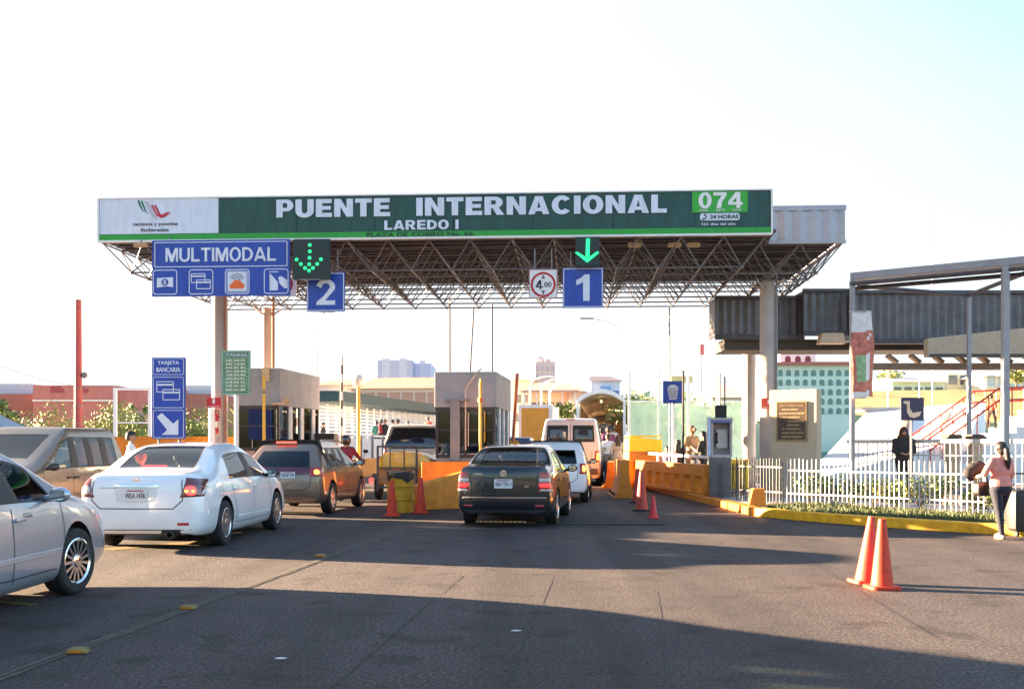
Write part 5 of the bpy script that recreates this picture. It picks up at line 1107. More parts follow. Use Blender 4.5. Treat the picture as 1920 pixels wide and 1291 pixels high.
# banner on the left shelter post
D = 23.2; t = thing('banner', 'faded white, red and green vertical banner on the shelter post', 'banner', (X(1618, D), D, 0)); zz0, zz1 = Z(747, D), Z(585, D); n = 26; w2 = 21*D/FPX
for nm, a, b, sgn in (('cloth', 0, 1, 1),):
    mb = MB(); vs = []; fs_ = []; Wn = 10
    for i in range(n+1):
        f = i/n; z = zz1-(zz1-zz0)*f
        for k in range(Wn+1): u = -w2+2*w2*k/Wn*(1-.0*f); vs.append((u, .05*math.sin(5*f+2.0*k/Wn)+.12*max(0, k/Wn-.55)**1*math.sin(9*f+1)+(.25*max(0, k/Wn-.6)), z+(.05 if k > 6 else 0)))
    for i in range(n):
        for k in range(Wn):
            f = (i+.5)/n; u = k/Wn
            m = 0 if f < .25 else (1 if f < .50 else (2 if f < .80 and .1 < u < .55 else (0 if f < .8 and u > .55 else (1 if f < .92 else 0))))
            if u > .62 and .25 < f < .9 and (i+k) % 5 == 0: m = 0
            if u > .7 and f > .3: m = 1
            fs_.append(m); mb.add([], [])
    k0 = [(i*(Wn+1)+k, i*(Wn+1)+k+1, (i+1)*(Wn+1)+k+1, (i+1)*(Wn+1)+k) for i in range(n) for k in range(Wn)]
    mb.v = vs; mb.f = k0; mb.m = fs_
    o = mb.build('cloth', [M('banner_white', (.62, .60, .62), .8, var=.15), M('banner_red', (.46, .15, .11), .8, var=.45, scale=9), M('banner_green', (.24, .38, .20), .8, var=.45, scale=9)], t, True, 60, fix=False)
    so_ = o.modifiers.new('t', 'SOLIDIFY'); so_.thickness = .008
MB().path([(-w2-.05, .02, zz1+.02), (w2*.4, .02, zz1+.02)], .015, 6).path([(-w2-.05, .02, zz0+.1), (w2*.3, .02, zz0+.08)], .012, 6).build('bracket', GALV, t)
# ladle-shaped pictogram sign
D = 22.6; t, wd, ht, y = board('pictogram_sign', 'small dark blue sign with a pale duck-shaped pictogram by the railing', 'sign', 1689, 1732, 745, 788, D, M('navy', (.028, .026, .07), .5), None, .03, 0, .02)
ip = M('picto_cream', (.66, .50, .36), .5); shape(t, [[(-.19, .17), (-.06, .17), (-.06, .02), (.0, -.08), (.19, -.05), (.15, -.14), (.04, -.19), (-.06, -.17), (-.12, -.06), (-.12, .11), (-.19, .11)]], ip, y-.003); MB().tube((.0, .05, -ht/2-1.4), (0, .05, ht*.4), .025).build('post', STEEL, t)
# monument with plaque
D = 26.5; t = thing('monument_wall', 'beige concrete slab carrying a dark bronze plaque behind the column', 'monument', (X(1487, D), D, .14), R(-32)); wd = 90*D/FPX
MB().box((0, .2, (Z(730, D)-.14)/2), (wd, .4, Z(730, D)-.14)).build('slab', M('cream_concrete', (.46, .37, .26), .85, var=.1, scale=2.5, bump=.15), t, False, bev=.02)
pl = MB().box((-.03, -.02, Z(789, D)-.14), (58*D/FPX, .04, 74*D/FPX)).build('plaque', M('bronze', (.07, .05, .035), .45, .5, var=.3), t, False, bev=.006)
frame_rim(pl, -.03, Z(789, D)-.14, 58*D/FPX-.01, 74*D/FPX-.01, .01, M('bronze_rim', (.30, .20, .10), .4, .6), -.04, .025)
gold = M('bronze_text', (.36, .25, .14), .45, .5)
text('PUENTE INTERNACIONAL', .62, .055, (-.03, -.044, Z(760, D)-.14), gold, pl, .01, .003, 'plaque_lettering')
rows = []
for k in range(1, 9):
    zz = Z(760+7.3*k, D)-.14; L = -.33+random.choice((0, 0, .06, .2)); e = .30-random.uniform(0, .2)
    while L < e: l = random.uniform(.012, .05); rows.append([(L, zz-.02), (L+l, zz-.02), (L+l, zz+.02), (L, zz+.02)]); L += l+.014
shape(pl, rows, gold, -.041, 'plaque_print')
# ---------------------------------------------------------------- white stair ramp at the right
SW = M('white_stucco', (.80, .80, .80), .8, var=.05)
t = thing('stair_ramp', 'bright white sloping ramp wall with two brown ribs beside the red stair rail', 'ramp', (X(1525, 28), 28, .14)); bx, by, bz = X(1525, 28), 28, .14
def L3(px, py, D): p = P(px, py, D); return (p.x-bx, p.y-by, p.z-bz)
mb = MB(); a, b, c, d = L3(1500, 905, 28.2), L3(1812, 822, 30.8), L3(1850, 752, 39), L3(1625, 771, 39)
dn = lambda p: (p[0], p[1]+.3, -.02)
mb.add([a, b, c, d, dn(a), dn(b), dn(c), dn(d)], [(0, 1, 2, 3), (0, 4, 5, 1), (1, 5, 6, 2), (2, 6, 7, 3), (3, 7, 4, 0), (4, 7, 6, 5)]); mb.build('slope', SW, t, False)
mb = MB()
for A, Bq in (((1672, 862, 30.5), (1703, 790, 36.5)), ((1738, 850, 30.9), (1785, 775, 38))): mb.tube(L3(*A), L3(*Bq), .17, .17, 10)
mb.build('rib', M('rib_brown', (.36, .24, .17), .8, var=.2), t)
MB().path([L3(1595, 768, 38.9), L3(1840, 766, 38.9)], .09, 8).build('coping', CONC, t)
st = thing('staircase', 'white concrete stair with red metal handrails beyond the white railing', 'staircase', (X(1742, 30), 30, .14)); sx, sy = X(1742, 30), 30
mb = MB(); n = 12; q0, q1 = (X(1760, 30)-sx, 0.2), (X(1990, 30)-sx, Z(722, 30)-.14)
poly = [(q0[0]-.1, 0)]
for i in range(n): xx = q0[0]+(q1[0]-q0[0])*i/n; z_ = .25+(q1[1]-.9)*(i+1)/n; poly += [(xx, poly[-1][1] if i else 0.1), (xx, z_)]
poly += [(q1[0], poly[-1][1]), (q1[0], 0)]
mb.prism(poly, .25, 2.0, 'xz'); mb.build('steps', SW, st, False)
RR = M('rail_red', (.50, .05, .03), .45, var=.15)
for D_, o in ((30, .2), (31.9, 1.9)):
    mb = MB()
    for z_ in (0, -.34): mb.path([(X(1742, 30)-sx, o, Z(826, 30)-.14+z_), (X(1880, 30)-sx, o, Z(727, 30)-.14+z_), (X(2000, 30)-sx, o, Z(722, 30)-.14+z_)], .028, 8)
    for k in range(9): px = 1750+k*22; zt_ = Z(826, 30)-(px-1742)/138*(Z(826, 30)-Z(727, 30)) if px < 1880 else Z(726, 30); mb.tube((X(px, 30)-sx, o, zt_-.14), (X(px, 30)-sx, o, max(.1, zt_-.14-.85)), .020, n=6)
    mb.build('handrail', RR, st)
for px, lab in ((1785, 'brown lantern pillar head left of the other one behind the railing'), (1828, 'brown lantern pillar head nearer to the woman in pink behind the railing')):
    D = 24.8; t = thing('lantern_pillar', lab, 'pillar', (X(px, D), D, .34), 0, 'lantern pillars'); z_ = Z(822, D)-.34
    MB().box((0, 0, z_/2), (.24, .24, z_)).build('shaft', M('pillar_tan', (.50, .33, .20), .8, var=.2), t, False); MB().prism([(-.19, 0), (.19, 0), (.13, .10), (-.13, .10)], -.19, .19, 'xz').build('cap', M('pillar_cap', (.07, .05, .04), .7), t, False).location.z = z_
# ---------------------------------------------------------------- people
SKIN = M('skin', (.36, .19, .12), .55, var=.06); SKIN2 = M('skin_light', (.52, .30, .20), .55, var=.06); HAIR = M('hair_dark', (.012, .009, .008), .5, var=.3)
def cloth(n, c): return M('cloth_'+n, c, .85, var=.15, scale=14, bump=.15)
def remesh(caps, vox, name, mats, parent, sm=2):
    bm = bmesh.new()
    for p0, p1, r0, r1, k in caps:
        p0, p1 = Vector(p0), Vector(p1); d = p1-p0
        if d.length < 1e-4: bmesh.ops.create_uvsphere(bm, u_segments=12, v_segments=8, radius=r0, matrix=Matrix.Translation(p0)); continue
        q = d.to_track_quat('Z', 'Y').to_matrix().to_4x4()
        for p, r in ((p0, r0), (p1, r1)): bmesh.ops.create_uvsphere(bm, u_segments=12, v_segments=8, radius=r, matrix=Matrix.Translation(p))
        bmesh.ops.create_cone(bm, cap_ends=True, segments=12, radius1=r0, radius2=r1, depth=d.length, matrix=Matrix.Translation((p0+p1)/2) @ q)
    me = bpy.data.meshes.new('b'); bm.to_mesh(me); bm.free(); o = bpy.data.objects.new('b', me); COL.objects.link(o)
    m = o.modifiers.new('r', 'REMESH'); m.mode = 'VOXEL'; m.voxel_size = vox; s = o.modifiers.new('s', 'SMOOTH'); s.iterations = sm; s.factor = .5
    me2 = bpy.data.meshes.new_from_object(o.evaluated_get(bpy.context.evaluated_depsgraph_get())); bpy.data.objects.remove(o); me2.name = name; me2.materials.clear()
    segs = [(Vector(a), Vector(b), ra, rb_, k) for a, b, ra, rb_, k in caps]
    for p in me2.polygons:
        c = p.center; best = 9; bk = 0
        for a, b, ra, rb_, k in segs:
            ab = b-a; L = ab.length_squared; tt = 0 if L < 1e-8 else max(0, min(1, (c-a).dot(ab)/L)); dd = (c-(a+ab*tt)).length-(ra+(rb_-ra)*tt)
            if dd < best: best = dd; bk = k
        p.material_index = bk
    return finish(me2, name, mats, parent, True, 180)
def person(label, loc, H, face, shirt, pants, shoe=None, skin=SKIN, hair='short', hairm=HAIR, arms=None, stride=0, sleeve=.5, vox=.022, wide=1, legs=True, group=None, fingers=False, sit=None):
    """face: direction the person looks, degrees clockwise from +Y (away from the camera)"""
    t = thing('person', label, 'person', loc, -R(face), group); h = H; shoe = shoe or BLACK; mats = [skin, shirt, pants, shoe]; C = []
    hz = .50*h if sit is None else sit; dz = hz-.50*h
    V = lambda x, y, z: Vector((x*h, y*h, z*h+dz))
    hw = .060; legsP = []
    for s in (1, -1):
        f = s*stride; hip = V(s*hw, 0, .50)
        if sit is None: kn = V(s*hw*1.1, .10*f+.012, .275); an = V(s*hw*1.15, .12*f-abs(f)*.03, .05); an.z = .05*h
        else: kn = hip+Vector((s*.05*h, .22*h, -.02*h)); an = kn+Vector((0, -.06*h, -.24*h))
        C += [(hip, kn, .058*h*wide, .036*h, 2), (kn, an, .036*h, .026*h, 2), (an, an+Vector((0, .075*h, -.028*h)), .026*h, .021*h, 3), (an+Vector((0, -.02*h, -.02*h)), an+Vector((0, .05*h, -.03*h)), .024*h, .022*h, 3)]
    C += [(V(-.038, -.006, .515), V(.038, -.006, .515), .070*h*wide, .070*h*wide, 2), (V(-.03, 0, .60), V(.03, 0, .60), .070*h*wide, .070*h*wide, 1), (V(-.035, 0, .56), V(.035, 0, .56), .074*h*wide, .074*h*wide, 1), (V(-.045, .002, .70), V(.045, .002, .70), .072*h*wide, .072*h*wide, 1), (V(-.062, 0, .775), V(.062, 0, .775), .052*h*wide, .052*h*wide, 1), (V(-.09*wide, 0, .795), V(.09*wide, 0, .795), .036*h, .036*h, 1)]
    C += [(V(0, 0, .80), V(0, .008, .865), .034*h, .031*h, 0), (V(0, .0, .925), V(0, .012, .905), .056*h, .048*h, 0), (V(0, .02, .88), V(0, .03, .885), .030*h, .026*h, 0), (V(0, .058, .905), V(0, .066, .897), .008*h, .011*h, 0), (V(-.058, 0, .905), V(-.058, -.004, .918), .010*h, .012*h, 0), (V(.058, 0, .905), V(.058, -.004, .918), .010*h, .012*h, 0)]
    hands = []
    for s, key in ((1, 'r'), (-1, 'l')):
        sh = V(s*.105*wide, 0, .79); el, wr = (arms or {}).get(key, ((s*.155, -.02, .63), (s*.165, .05, .485)))
        el, wr = V(*el), V(*wr); mid = sh+(el-sh)*min(1, sleeve*2)
        C += [(sh, mid, .037*h, .033*h, 1)]
        if sleeve < .5: C += [(mid, el, .027*h, .025*h, 0)]
        if sleeve > .5: C += [(el, el+(wr-el)*.92, .030*h, .024*h, 1)]
        C += [(el, wr, .024*h, .017*h, 0)]
        d = (wr-el).normalized(); hd = wr+d*.045*h; C += [(wr+d*.012*h, hd, .018*h, .019*h, 0)]
        n = d.cross(Vector((0, 0, 1))); n = n.normalized() if n.length > .1 else Vector((s, 0, 0)); n2 = d.cross(n).normalized()
        if fingers:
            for q in range(4): b = hd+n*(q-1.5)*.0115*h; m_ = b+d*(.030-.004*abs(q-1.3))*h+n2*.006*h; C += [(b, m_, .0065*h, .006*h, 0), (m_, m_+d*.018*h+n2*.014*h, .006*h, .005*h, 0)]
            C += [(wr+d*.02*h-n*.018*h, wr+d*.048*h-n*.034*h, .0075*h, .006*h, 0)]
        else: C += [(hd, hd+d*.045*h+n2*.012*h, .014*h, .010*h, 0), (wr+d*.02*h-n*.015*h, wr+d*.05*h-n*.03*h, .008*h, .006*h, 0)]
    remesh(C, vox, 'body', mats, t)
    hc = []
    if hair in ('short', 'tail', 'long', 'hood'): hc += [(V(0, -.012, .935), V(0, -.004, .942), .060*h, .058*h, 0), (V(0, -.022, .905), V(0, -.02, .90), .050*h, .046*h, 0)]
    if hair == 'tail': hc += [(V(0, -.068, .915), V(0, -.075, .91), .024*h, .026*h, 0), (V(0, -.082, .89), V(.012, -.085, .80), .028*h, .032*h, 0), (V(.012, -.085, .80), V(.02, -.082, .72), .032*h, .014*h, 0)]
    if hair == 'long': hc += [(V(-.025, -.035, .89), V(-.03, -.05, .76), .040*h, .030*h, 0), (V(.025, -.035, .89), V(.03, -.05, .76), .040*h, .030*h, 0)]
    if hair == 'hood': hc += [(V(0, -.01, .925), V(0, -.03, .84), .068*h, .075*h, 0), (V(-.05, -.01, .83), V(.05, -.01, .83), .05*h, .05*h, 0)]
    if hair == 'cap': hc += [(V(0, -.005, .945), V(0, 0, .948), .060*h, .058*h, 0), (V(0, .05, .938), V(0, .085, .93), .03*h, .03*h, 0)]
    if hair == 'helmet': hc += [(V(0, -.008, .93), V(0, .012, .925), .082*h, .080*h, 0)]
    if hc: remesh(hc, vox*.8, {'hood': 'hood', 'cap': 'cap', 'helmet': 'helmet'}.get(hair, 'hair'), [hairm], t)
    mb = MB()
    for s in (1, -1): mb.ball(V(s*.020, .0545, .915), .0075*h, 8, sc=(1.2, .5, .8))
    mb.build('eyes', BLACK, t); MB().ball(V(0, .059, .878), .012*h, 8, sc=(1.3, .35, .35)).build('mouth', M('lips', (.30, .10, .08), .5), t)
    return t
DENIM = cloth('denim', (.008, .010, .022)); PINK = cloth('pink', (.62, .23, .19)); DKC = cloth('dark', (.018, .017, .019)); WHC = cloth('white', (.72, .72, .74)); MAR = cloth('maroon', (.20, .02, .035)); REDC = cloth('red', (.60, .05, .03)); TANC = cloth('tan', (.36, .22, .12)); BLUC = cloth('blue', (.03, .05, .14)); GRC = cloth('grey', (.18, .18, .19)); LIL = cloth('lilac', (.62, .42, .60)); CREAM = cloth('cream', (.66, .50, .36))
wx, wy = gp(1876, 1010)
person('woman with a ponytail in a pink blouse and dark jeans standing at the kerb', (wx, wy, 0), 1.50, -22, PINK, DENIM, M('sandal', (.26, .18, .12), .6), SKIN2, 'tail', arms={'l': ((-.20, .02, .655), (-.15, .16, .63)), 'r': ((.165, .01, .64), (.14, .12, .56))}, stride=.55, sleeve=.42, vox=.011, wide=1.13, fingers=True)
ux = wx; uy = wy
t = thing('handbag', 'black handbag on the left arm of the woman in pink', 'bag', (wx-.20, wy+.17, .76), R(25)); MB().rbox((0, 0, .0), (.30, .13, .22), .06).build('bag_body', M('bag_leather', (.02, .016, .016), .45, var=.3), t, bev=.02); MB().path([(-.10, 0, .1), (-.06, 0, .24), (.06, 0, .26), (.12, 0, .1)], .012, 6).build('strap', BLACK, t)
t = thing('folded_jacket', 'dark bundle of cloth carried over the arm of the woman in pink', 'jacket', (wx-.27, wy+.26, 1.02), R(15)); remesh([((-.12, 0, -.02), (.1, 0, .06), .09, .10, 0), ((-.02, .04, .05), (.05, 0, .1), .1, .08, 0), ((-.14, 0, -.05), (-.05, .03, -.10), .06, .05, 0)], .02, 'cloth', [DKC], t)
D = 16.9; t = thing('suitcase', 'black wheeled suitcase beside the woman in pink at the right edge', 'suitcase', (X(1915, D), D, 0), R(10)); MB().rbox((0, 0, .40), (.40, .28, .66), .06).build('shell', M('suitcase_black', (.012, .012, .014), .55, var=.3), t, bev=.02); MB().path([(-.12, .08, .72), (-.12, .08, .98), (.12, .08, .98), (.12, .08, .72)], .014, 6).build('handle', BLACK, t); mb = MB(); [mb.lathe([(.045, -.02), (.045, .02)], 12, (x, y, .045), 'x') for x in (-.15, .15) for y in (-.1, .1)]; mb.build('wheel_set', RUB, t)
person('woman in a dark brown hooded shawl standing behind the white fences', (X(1704, 23.6), 23.9, .345), 1.50, 190, DKC, DKC, BLACK, SKIN, 'hood', cloth('shawl', (.055, .022, .018)), sleeve=.9, wide=1.25, arms={'l': ((-.15, .03, .62), (-.06, .12, .60)), 'r': ((.15, .03, .62), (.06, .12, .60))})
person('child in red climbing the stairs between the red handrails', (X(1862, 30.9), 31, Z(800, 31)-.05), 1.0, 60, REDC, DKC, BLACK, SKIN, 'short', stride=.8, vox=.02)
person('man in a white shirt walking by the orange wall behind the white sedan', (X(246, 24), 24, 0), 1.76, 75, WHC, GRC, None, SKIN, 'short', sleeve=.45, arms={'l': ((-.14, -.02, .63), (-.02, .13, .60)), 'r': ((.14, .02, .63), (.06, .15, .60))})
# motorcycle and rider in lane 2
D = 27.6; mx_ = X(652, D); t = thing('motorcycle', 'dark motorcycle partly hidden behind the gold minivan', 'motorcycle', (mx_, D, 0), R(-8))
for y in (-.62, .66): o = MB().lathe([(.22, -.05), (.30, -.035), (.31, 0), (.30, .035), (.22, .05)], 24, axis='x').build('wheel', RUB, t); o.location = (0, y, .31); MB().lathe([(.215, -.02), (.215, .02), (.03, .05)], 16, axis='x').build('rim', ALLOY, o)
remesh([((0, .15, .80), (0, .42, .82), .13, .11, 0), ((0, -.5, .76), (0, .1, .76), .10, .10, 0), ((0, .1, .45), (0, .2, .5), .16, .14, 0), ((0, -.75, .78), (0, -.5, .74), .05, .08, 0)], .025, 'body', [M('moto_black', (.02, .02, .022), .3, coat=1)], t)
mb = MB(); mb.path([(0, .66, .31), (0, .50, .95)], .03, 8); mb.path([(-.38, .36, 1.03), (-.1, .48, 1.0), (.1, .48, 1.0), (.38, .36, 1.03)], .016, 8); mb.path([(.30, .40, 1.03), (.34, .42, 1.22)], .01, 6); mb.path([(-.30, .40, 1.03), (-.34, .42, 1.22)], .01, 6); mb.build('handlebar', DSTEEL, t)
mb = MB(); [mb.rbox((s*.36, .42, 1.26), (.13, .03, .09), .03) for s in (1, -1)]; mb.build('mirror', BLACK, t); MB().ball((0, .62, .88), .1, 12).build('headlight', CLEARL, t); MB().rbox((0, -.80, .72), (.14, .05, .07), .02).build('tail_light', REDL, t)
person('motorcycle rider in a maroon shirt and dark helmet leaning forward', (mx_-.02, D-.15, 0), 1.66, 8, MAR, DKC, None, SKIN, 'helmet', M('helmet_black', (.02, .02, .022), .25, coat=1), sit=.84, sleeve=.9, arms={'l': ((-.16, .13, .66), (-.19, .27, .60)), 'r': ((.16, .13, .66), (.19, .27, .60))})
def occupant(car, x, y, label, shirt, hair, face=0, z=.56):
    r = car.root; a_ = r.rotation_euler.z; p = Matrix.Rotation(a_, 3, 'Z') @ Vector((x, y, 0))
    person(label, (r.location.x+p.x, r.location.y+p.y, .0), 1.60, -math.degrees(a_)+face, shirt, DKC, None, SKIN, hair, sit=z, sleeve=.45, vox=.03, arms={'l': ((-.15, .08, .63), (-.10, .24, .68)), 'r': ((.15, .08, .63), (.10, .24, .68))})
occupant(WSEDAN, -.38, .22, 'driver of the white sedan seen through its rear window', REDC, 'short'); occupant(WSEDAN, .38, .20, 'front passenger of the white sedan seen through its rear window', GRC, 'long', -30); occupant(WSEDAN, .0, -.72, 'back seat passenger in the middle of the white sedan', DKC, 'short')
occupant(GSEDAN, -.36, .22, 'driver of the dark green sedan', GRC, 'short')
# people by the telephone
person('small child in a lilac top by the yellow wall', (X(1251, 33), 33, .14), 1.26, 200, LIL, DKC, None, SKIN, 'short', HAIR)
person('man in tan clothes and cap beside the black pole behind the parapet', (X(1297, 33), 33, .14), 1.88, 150, TANC, TANC, None, SKIN, 'cap', M('cap_brown', (.16, .08, .05), .8), sleeve=.5, arms={'l': ((-.15, .04, .63), (-.06, .15, .64)), 'r': ((.16, .0, .63), (.15, .1, .50))})
person('woman with long dark hair in black by the telephone kiosk', (X(1318, 31), 31, .14), 1.70, -60, DKC, DKC, None, SKIN, 'long', sleeve=.4, arms={'l': ((-.15, .04, .63), (-.08, .15, .70)), 'r': ((.15, .02, .63), (.14, .1, .52))})
person('dark-clothed person half hidden by the black pole, left of the tan man', (X(1272, 32), 32, .14), 1.45, 20, cloth('brown', (.08, .035, .02)), DKC, None, SKIN, 'long')
t = thing('backpack', 'black backpack between the tan man and the long-haired woman', 'bag', (X(1306, 31.2), 31.2, .98), 0); remesh([((0, 0, -.12), (0, 0, .16), .17, .14, 0)], .025, 'bag_body', [DKC], t); MB().path([(-.1, .1, .2), (-.12, .18, .0), (-.1, .1, -.16)], .02).build('strap', BLACK, t)
# walkers at the bridge footway, right of the van
person('walker in a white shirt behind the curved orange barriers', (X(1140, 41), 41, .14), 1.72, 0, WHC, GRC, None, SKIN, 'short', stride=.5, group=None)
person('woman in a cream top with brown hair walking beside the white-shirted walker', (X(1159, 40), 40, .14), 1.66, 5, CREAM, CREAM, None, SKIN, 'long', M('hair_brown', (.10, .045, .025), .5), stride=.4)
person('walker in a purple and red top in front of the arched canopy', (X(1141, 47), 47, .14), 2.1, 0, cloth('purple', (.14, .03, .09)), DKC, None, SKIN, 'short', stride=.5)
person('walker in dark blue at the mouth of the arched canopy', (X(1128, 50), 50, .14), 2.1, 0, BLUC, DKC, None, SKIN, 'short', stride=.5)
person('walker in a pale top deep at the mouth of the arched canopy', (X(1147, 55), 55, .14), 2.3, 0, CREAM, GRC, None, SKIN, 'short', stride=.5)
# small crowd beyond the left railing
D = 57
for px, top, m, lab in ((706, 788, cloth('teal', (.06, .22, .18)), 'pedestrian in teal, leftmost of the row behind the bridge railing'), (714, 785, MAR, 'pedestrian in maroon close right of the teal one on the bridge'), (722, 785, DKC, 'pedestrian in black close right of the maroon one on the bridge'), (737, 785, DKC, 'pedestrian in black in the middle of the bridge row'), (746, 785, TANC, 'pedestrian in tan right of the middle black one on the bridge'), (765, 788, DKC, 'lone short pedestrian in black over the utility roof'), (803, 780, REDC, 'pedestrian in red nearest the center booth on the bridge'), (606, 790, DKC, 'pedestrian in black seen just right of the beige booth')):
    person(lab, (X(px, D), D, Z(top, D)-1.66), 1.66, random.uniform(0, 360), m, DKC, None, SKIN, 'short', vox=.04, group=None)
# ---------------------------------------------------------------- left bridge footway
t = thing('bridge_railing', 'white concrete bridge railing with posts left of the center booth', 'railing', (X(640, 44), 44, 0)); a = Vector((0, 0, 0)); b = Vector((X(800, 64)-X(640, 44), 20, 0)); mb = MB()
ang = Matrix.Rotation(math.atan2(b.y, b.x), 3, 'Z'); L = b.length
mb.box(ang @ Vector((L/2-2, 0, .40)), (L+4, .3, .80), 1, ang); mb.box(ang @ Vector((L/2-2, 0, 1.25)), (L+4, .05, .90), 0, ang); mb.box(ang @ Vector((L/2-2, 0, 1.82)), (L+4, .12, .10), 0, ang)
for i in range(12): mb.box(ang @ Vector((-3.5+L*i/9, -.05, .95)), (.09, .12, 1.76), 2, ang)
mb.build('parapet', [M('rail_mesh', (.55, .54, .56), .6), ORANGE, STEEL], t, False)
tag(MB().prism([(X(600, 44)-2, 46), (X(640, 44)-.3, 44), (X(815, 66), 66), (X(800, 90), 90), (-30, 90), (-30, 50)], 0, 1.25, 'xy').build('footway', CONCW, None, False), kind='structure')
t = thing('pedestrian_shelter', 'long dark green flat canopy over a white lattice screen on the bridge', 'shelter', (X(598, 62), 62, 0)); D = 62
a = Vector((0, 0, 0)); b = Vector((X(830, 90)-X(598, 62), 28, 0)); ang = Matrix.Rotation(math.atan2(b.y, b.x), 3, 'Z'); L = b.length; zt = Z(731, 62); 
mb = MB(); mb.box(ang @ Vector((L/2, 0, zt-.35)), (L, 2.4, .62), 0, ang); mb.build('canopy', M('canopy_green', (.012, .045, .05), .6), t, False)
mb = MB()
for i in range(20): mb.box(ang @ Vector((L*i/19, .6, (zt-.7)/2)), (.10, .10, zt-.7), 0, ang)
for k in range(7): mb.box(ang @ Vector((L/2, .6, zt-.9-k*.22)), (L, .03, .10), 0, ang)
mb.box(ang @ Vector((L/2, .6, 2.1)), (L, .06, .10), 0, ang); mb.build('lattice', SW, t, False)
# ---------------------------------------------------------------- arched walkway and surroundings
D = 58; t = thing('arched_walkway', 'white barrel-vaulted walkway canopy at the far end of lane 1', 'canopy', (X(1127, D), D, 0), R(-5)); wd = 94*D/FPX; zs, zt = Z(753, D), Z(731, D); pr = []; n = 14
def arch(w, z0, z1, k=14): return [(-w/2+w*i/k, z0+(z1-z0)*(1-(2*i/k-1)**2)) for i in range(k+1)]
o_, i_ = arch(wd, zs, zt), arch(wd-.3, zs-.05, zt-.22); mb = MB()
for y0, y1, in ((0, 110),): mb.prism(o_+i_[::-1], y0, y1, 'xz')
mb.build('vault', M('vault_pale', (.60, .56, .49), .7, var=.08), t, True, 40)
mb = MB(); mb.prism(arch(wd+.12, zs+.03, zt+.06)+arch(wd-.2, zs-.05, zt-.16)[::-1], -.12, -.002, 'xz'); mb.build('front_rim', SW, t, False)
mb = MB()
for x in (-wd/2+.1, wd/2-.1):
    for y in range(0, 110, 8): mb.box((x, y+.1, zs/2), (.14, .14, zs-.02))
mb.build('post', SW, t, False); MB().box((wd/2-.15, 55, zs*.5), (.04, 109, zs-.1)).build('side_screen', M('screen_tan', (.55, .42, .30), .7), t, False); MB().box((-wd/2+.2, 55, zs*.62), (.04, 109, zs*.7)).build('side_screen', M('screen_tan', (.55, .42, .30), .7), t, False)
MB().box((0, 3, zt-.5), (.12, 2.4, .06)).build('ceiling_light', M('tube_light', (.8, .75, .4), .4, emit=.12, ecol=(1, .9, .45)), t)
def house(name, label, px0, px1, py0, D, dep, wm, rz=0, roof=None, ry=None, wins=None, winm=None, z0=0, cat='building', hip=.25, group=None):
    wd = (px1-px0)*D/FPX; t = thing(name, label, cat, (X((px0+px1)/2, D), D, z0), rz, group); zt = Z(py0, D)-z0
    MB().box((0, dep/2, zt/2), (wd, dep, zt)).build('wall', wm, t, False)
    if roof:
        zr = Z(ry, D)-z0; e = wd*.03+.25; mb = MB(); k = hip
        mb.add([(-wd/2-e, -e, zt), (wd/2+e, -e, zt), (wd/2+e, dep+e, zt), (-wd/2-e, dep+e, zt), (-wd/2+wd*k*.5, dep*.45, zr), (wd/2-wd*k*.5, dep*.45, zr), (wd/2-wd*k*.5, dep*.55, zr), (-wd/2+wd*k*.5, dep*.55, zr)], [(0, 1, 5, 4), (1, 2, 6, 5), (2, 3, 7, 6), (3, 0, 4, 7), (4, 5, 6, 7), (3, 2, 1, 0)]); mb.build('roof', roof, t, False)
    for (c, r, w_, h_, z1, z2) in (wins or ()):        # columns, rows, size, height range
        for i in range(c):
            for k in range(r):
                x = -wd/2+wd*(i+.5)/c; z = z1+(z2-z1)*(k+.5)/r
                w1 = MB().box((x, -.02, z), (w_, .08, h_)).build('window', winm or M('far_window', (.10, .12, .14), .3), t, False); MB().box((x, -.05, z-h_/2-.06), (w_+.2, .16, .1)).build('sill', wm, w1, False)
    return t
PALE = M('pale_wall', (.74, .70, .64), .8, var=.06); PINKW = M('pink_wall', (.70, .50, .42), .8, var=.1); PEACH = M('peach_wall', (.74, .56, .44), .8, var=.1)
tile = M('roof_tile', (.58, .27, .19), .8, var=.2, stretch=(9, 1, 1)); tile2 = M('roof_tile_pale', (.62, .36, .27), .8, var=.2, stretch=(9, 1, 1))
t = house('customs_building', 'long white arcaded building with a salmon tiled roof above the green canopy', 655, 850, 728, 105, 14, PALE, R(-8), tile, 700, [(8, 1, 1.1, 1.9, 4.6, 6.6)], M('warm_window', (.48, .30, .22), .5))
t = house('annex_building', 'low white block with salmon roof strips left of the arcaded building', 590, 662, 722, 108, 12, PALE, R(-4), tile, 706, [(3, 1, 1.5, 1.2, 5.3, 6.8)], M('warm_window', (.48, .30, .22), .5))
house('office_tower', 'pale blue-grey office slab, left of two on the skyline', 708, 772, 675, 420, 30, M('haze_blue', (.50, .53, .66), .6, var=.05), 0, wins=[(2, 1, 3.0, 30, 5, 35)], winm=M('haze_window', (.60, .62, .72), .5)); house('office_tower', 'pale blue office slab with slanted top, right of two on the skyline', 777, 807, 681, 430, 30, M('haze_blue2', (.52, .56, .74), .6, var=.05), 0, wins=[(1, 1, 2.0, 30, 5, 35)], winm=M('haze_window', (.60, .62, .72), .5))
house('hotel_tower', 'hazy pink hotel tower with rooftop boxes on the skyline', 1003, 1041, 678, 330, 16, M('haze_pink', (.80, .60, .54), .7, var=.08), R(8), wins=[(4, 7, .9, 1.4, 9, 26)], winm=M('haze_pink_win', (.62, .48, .50), .5))
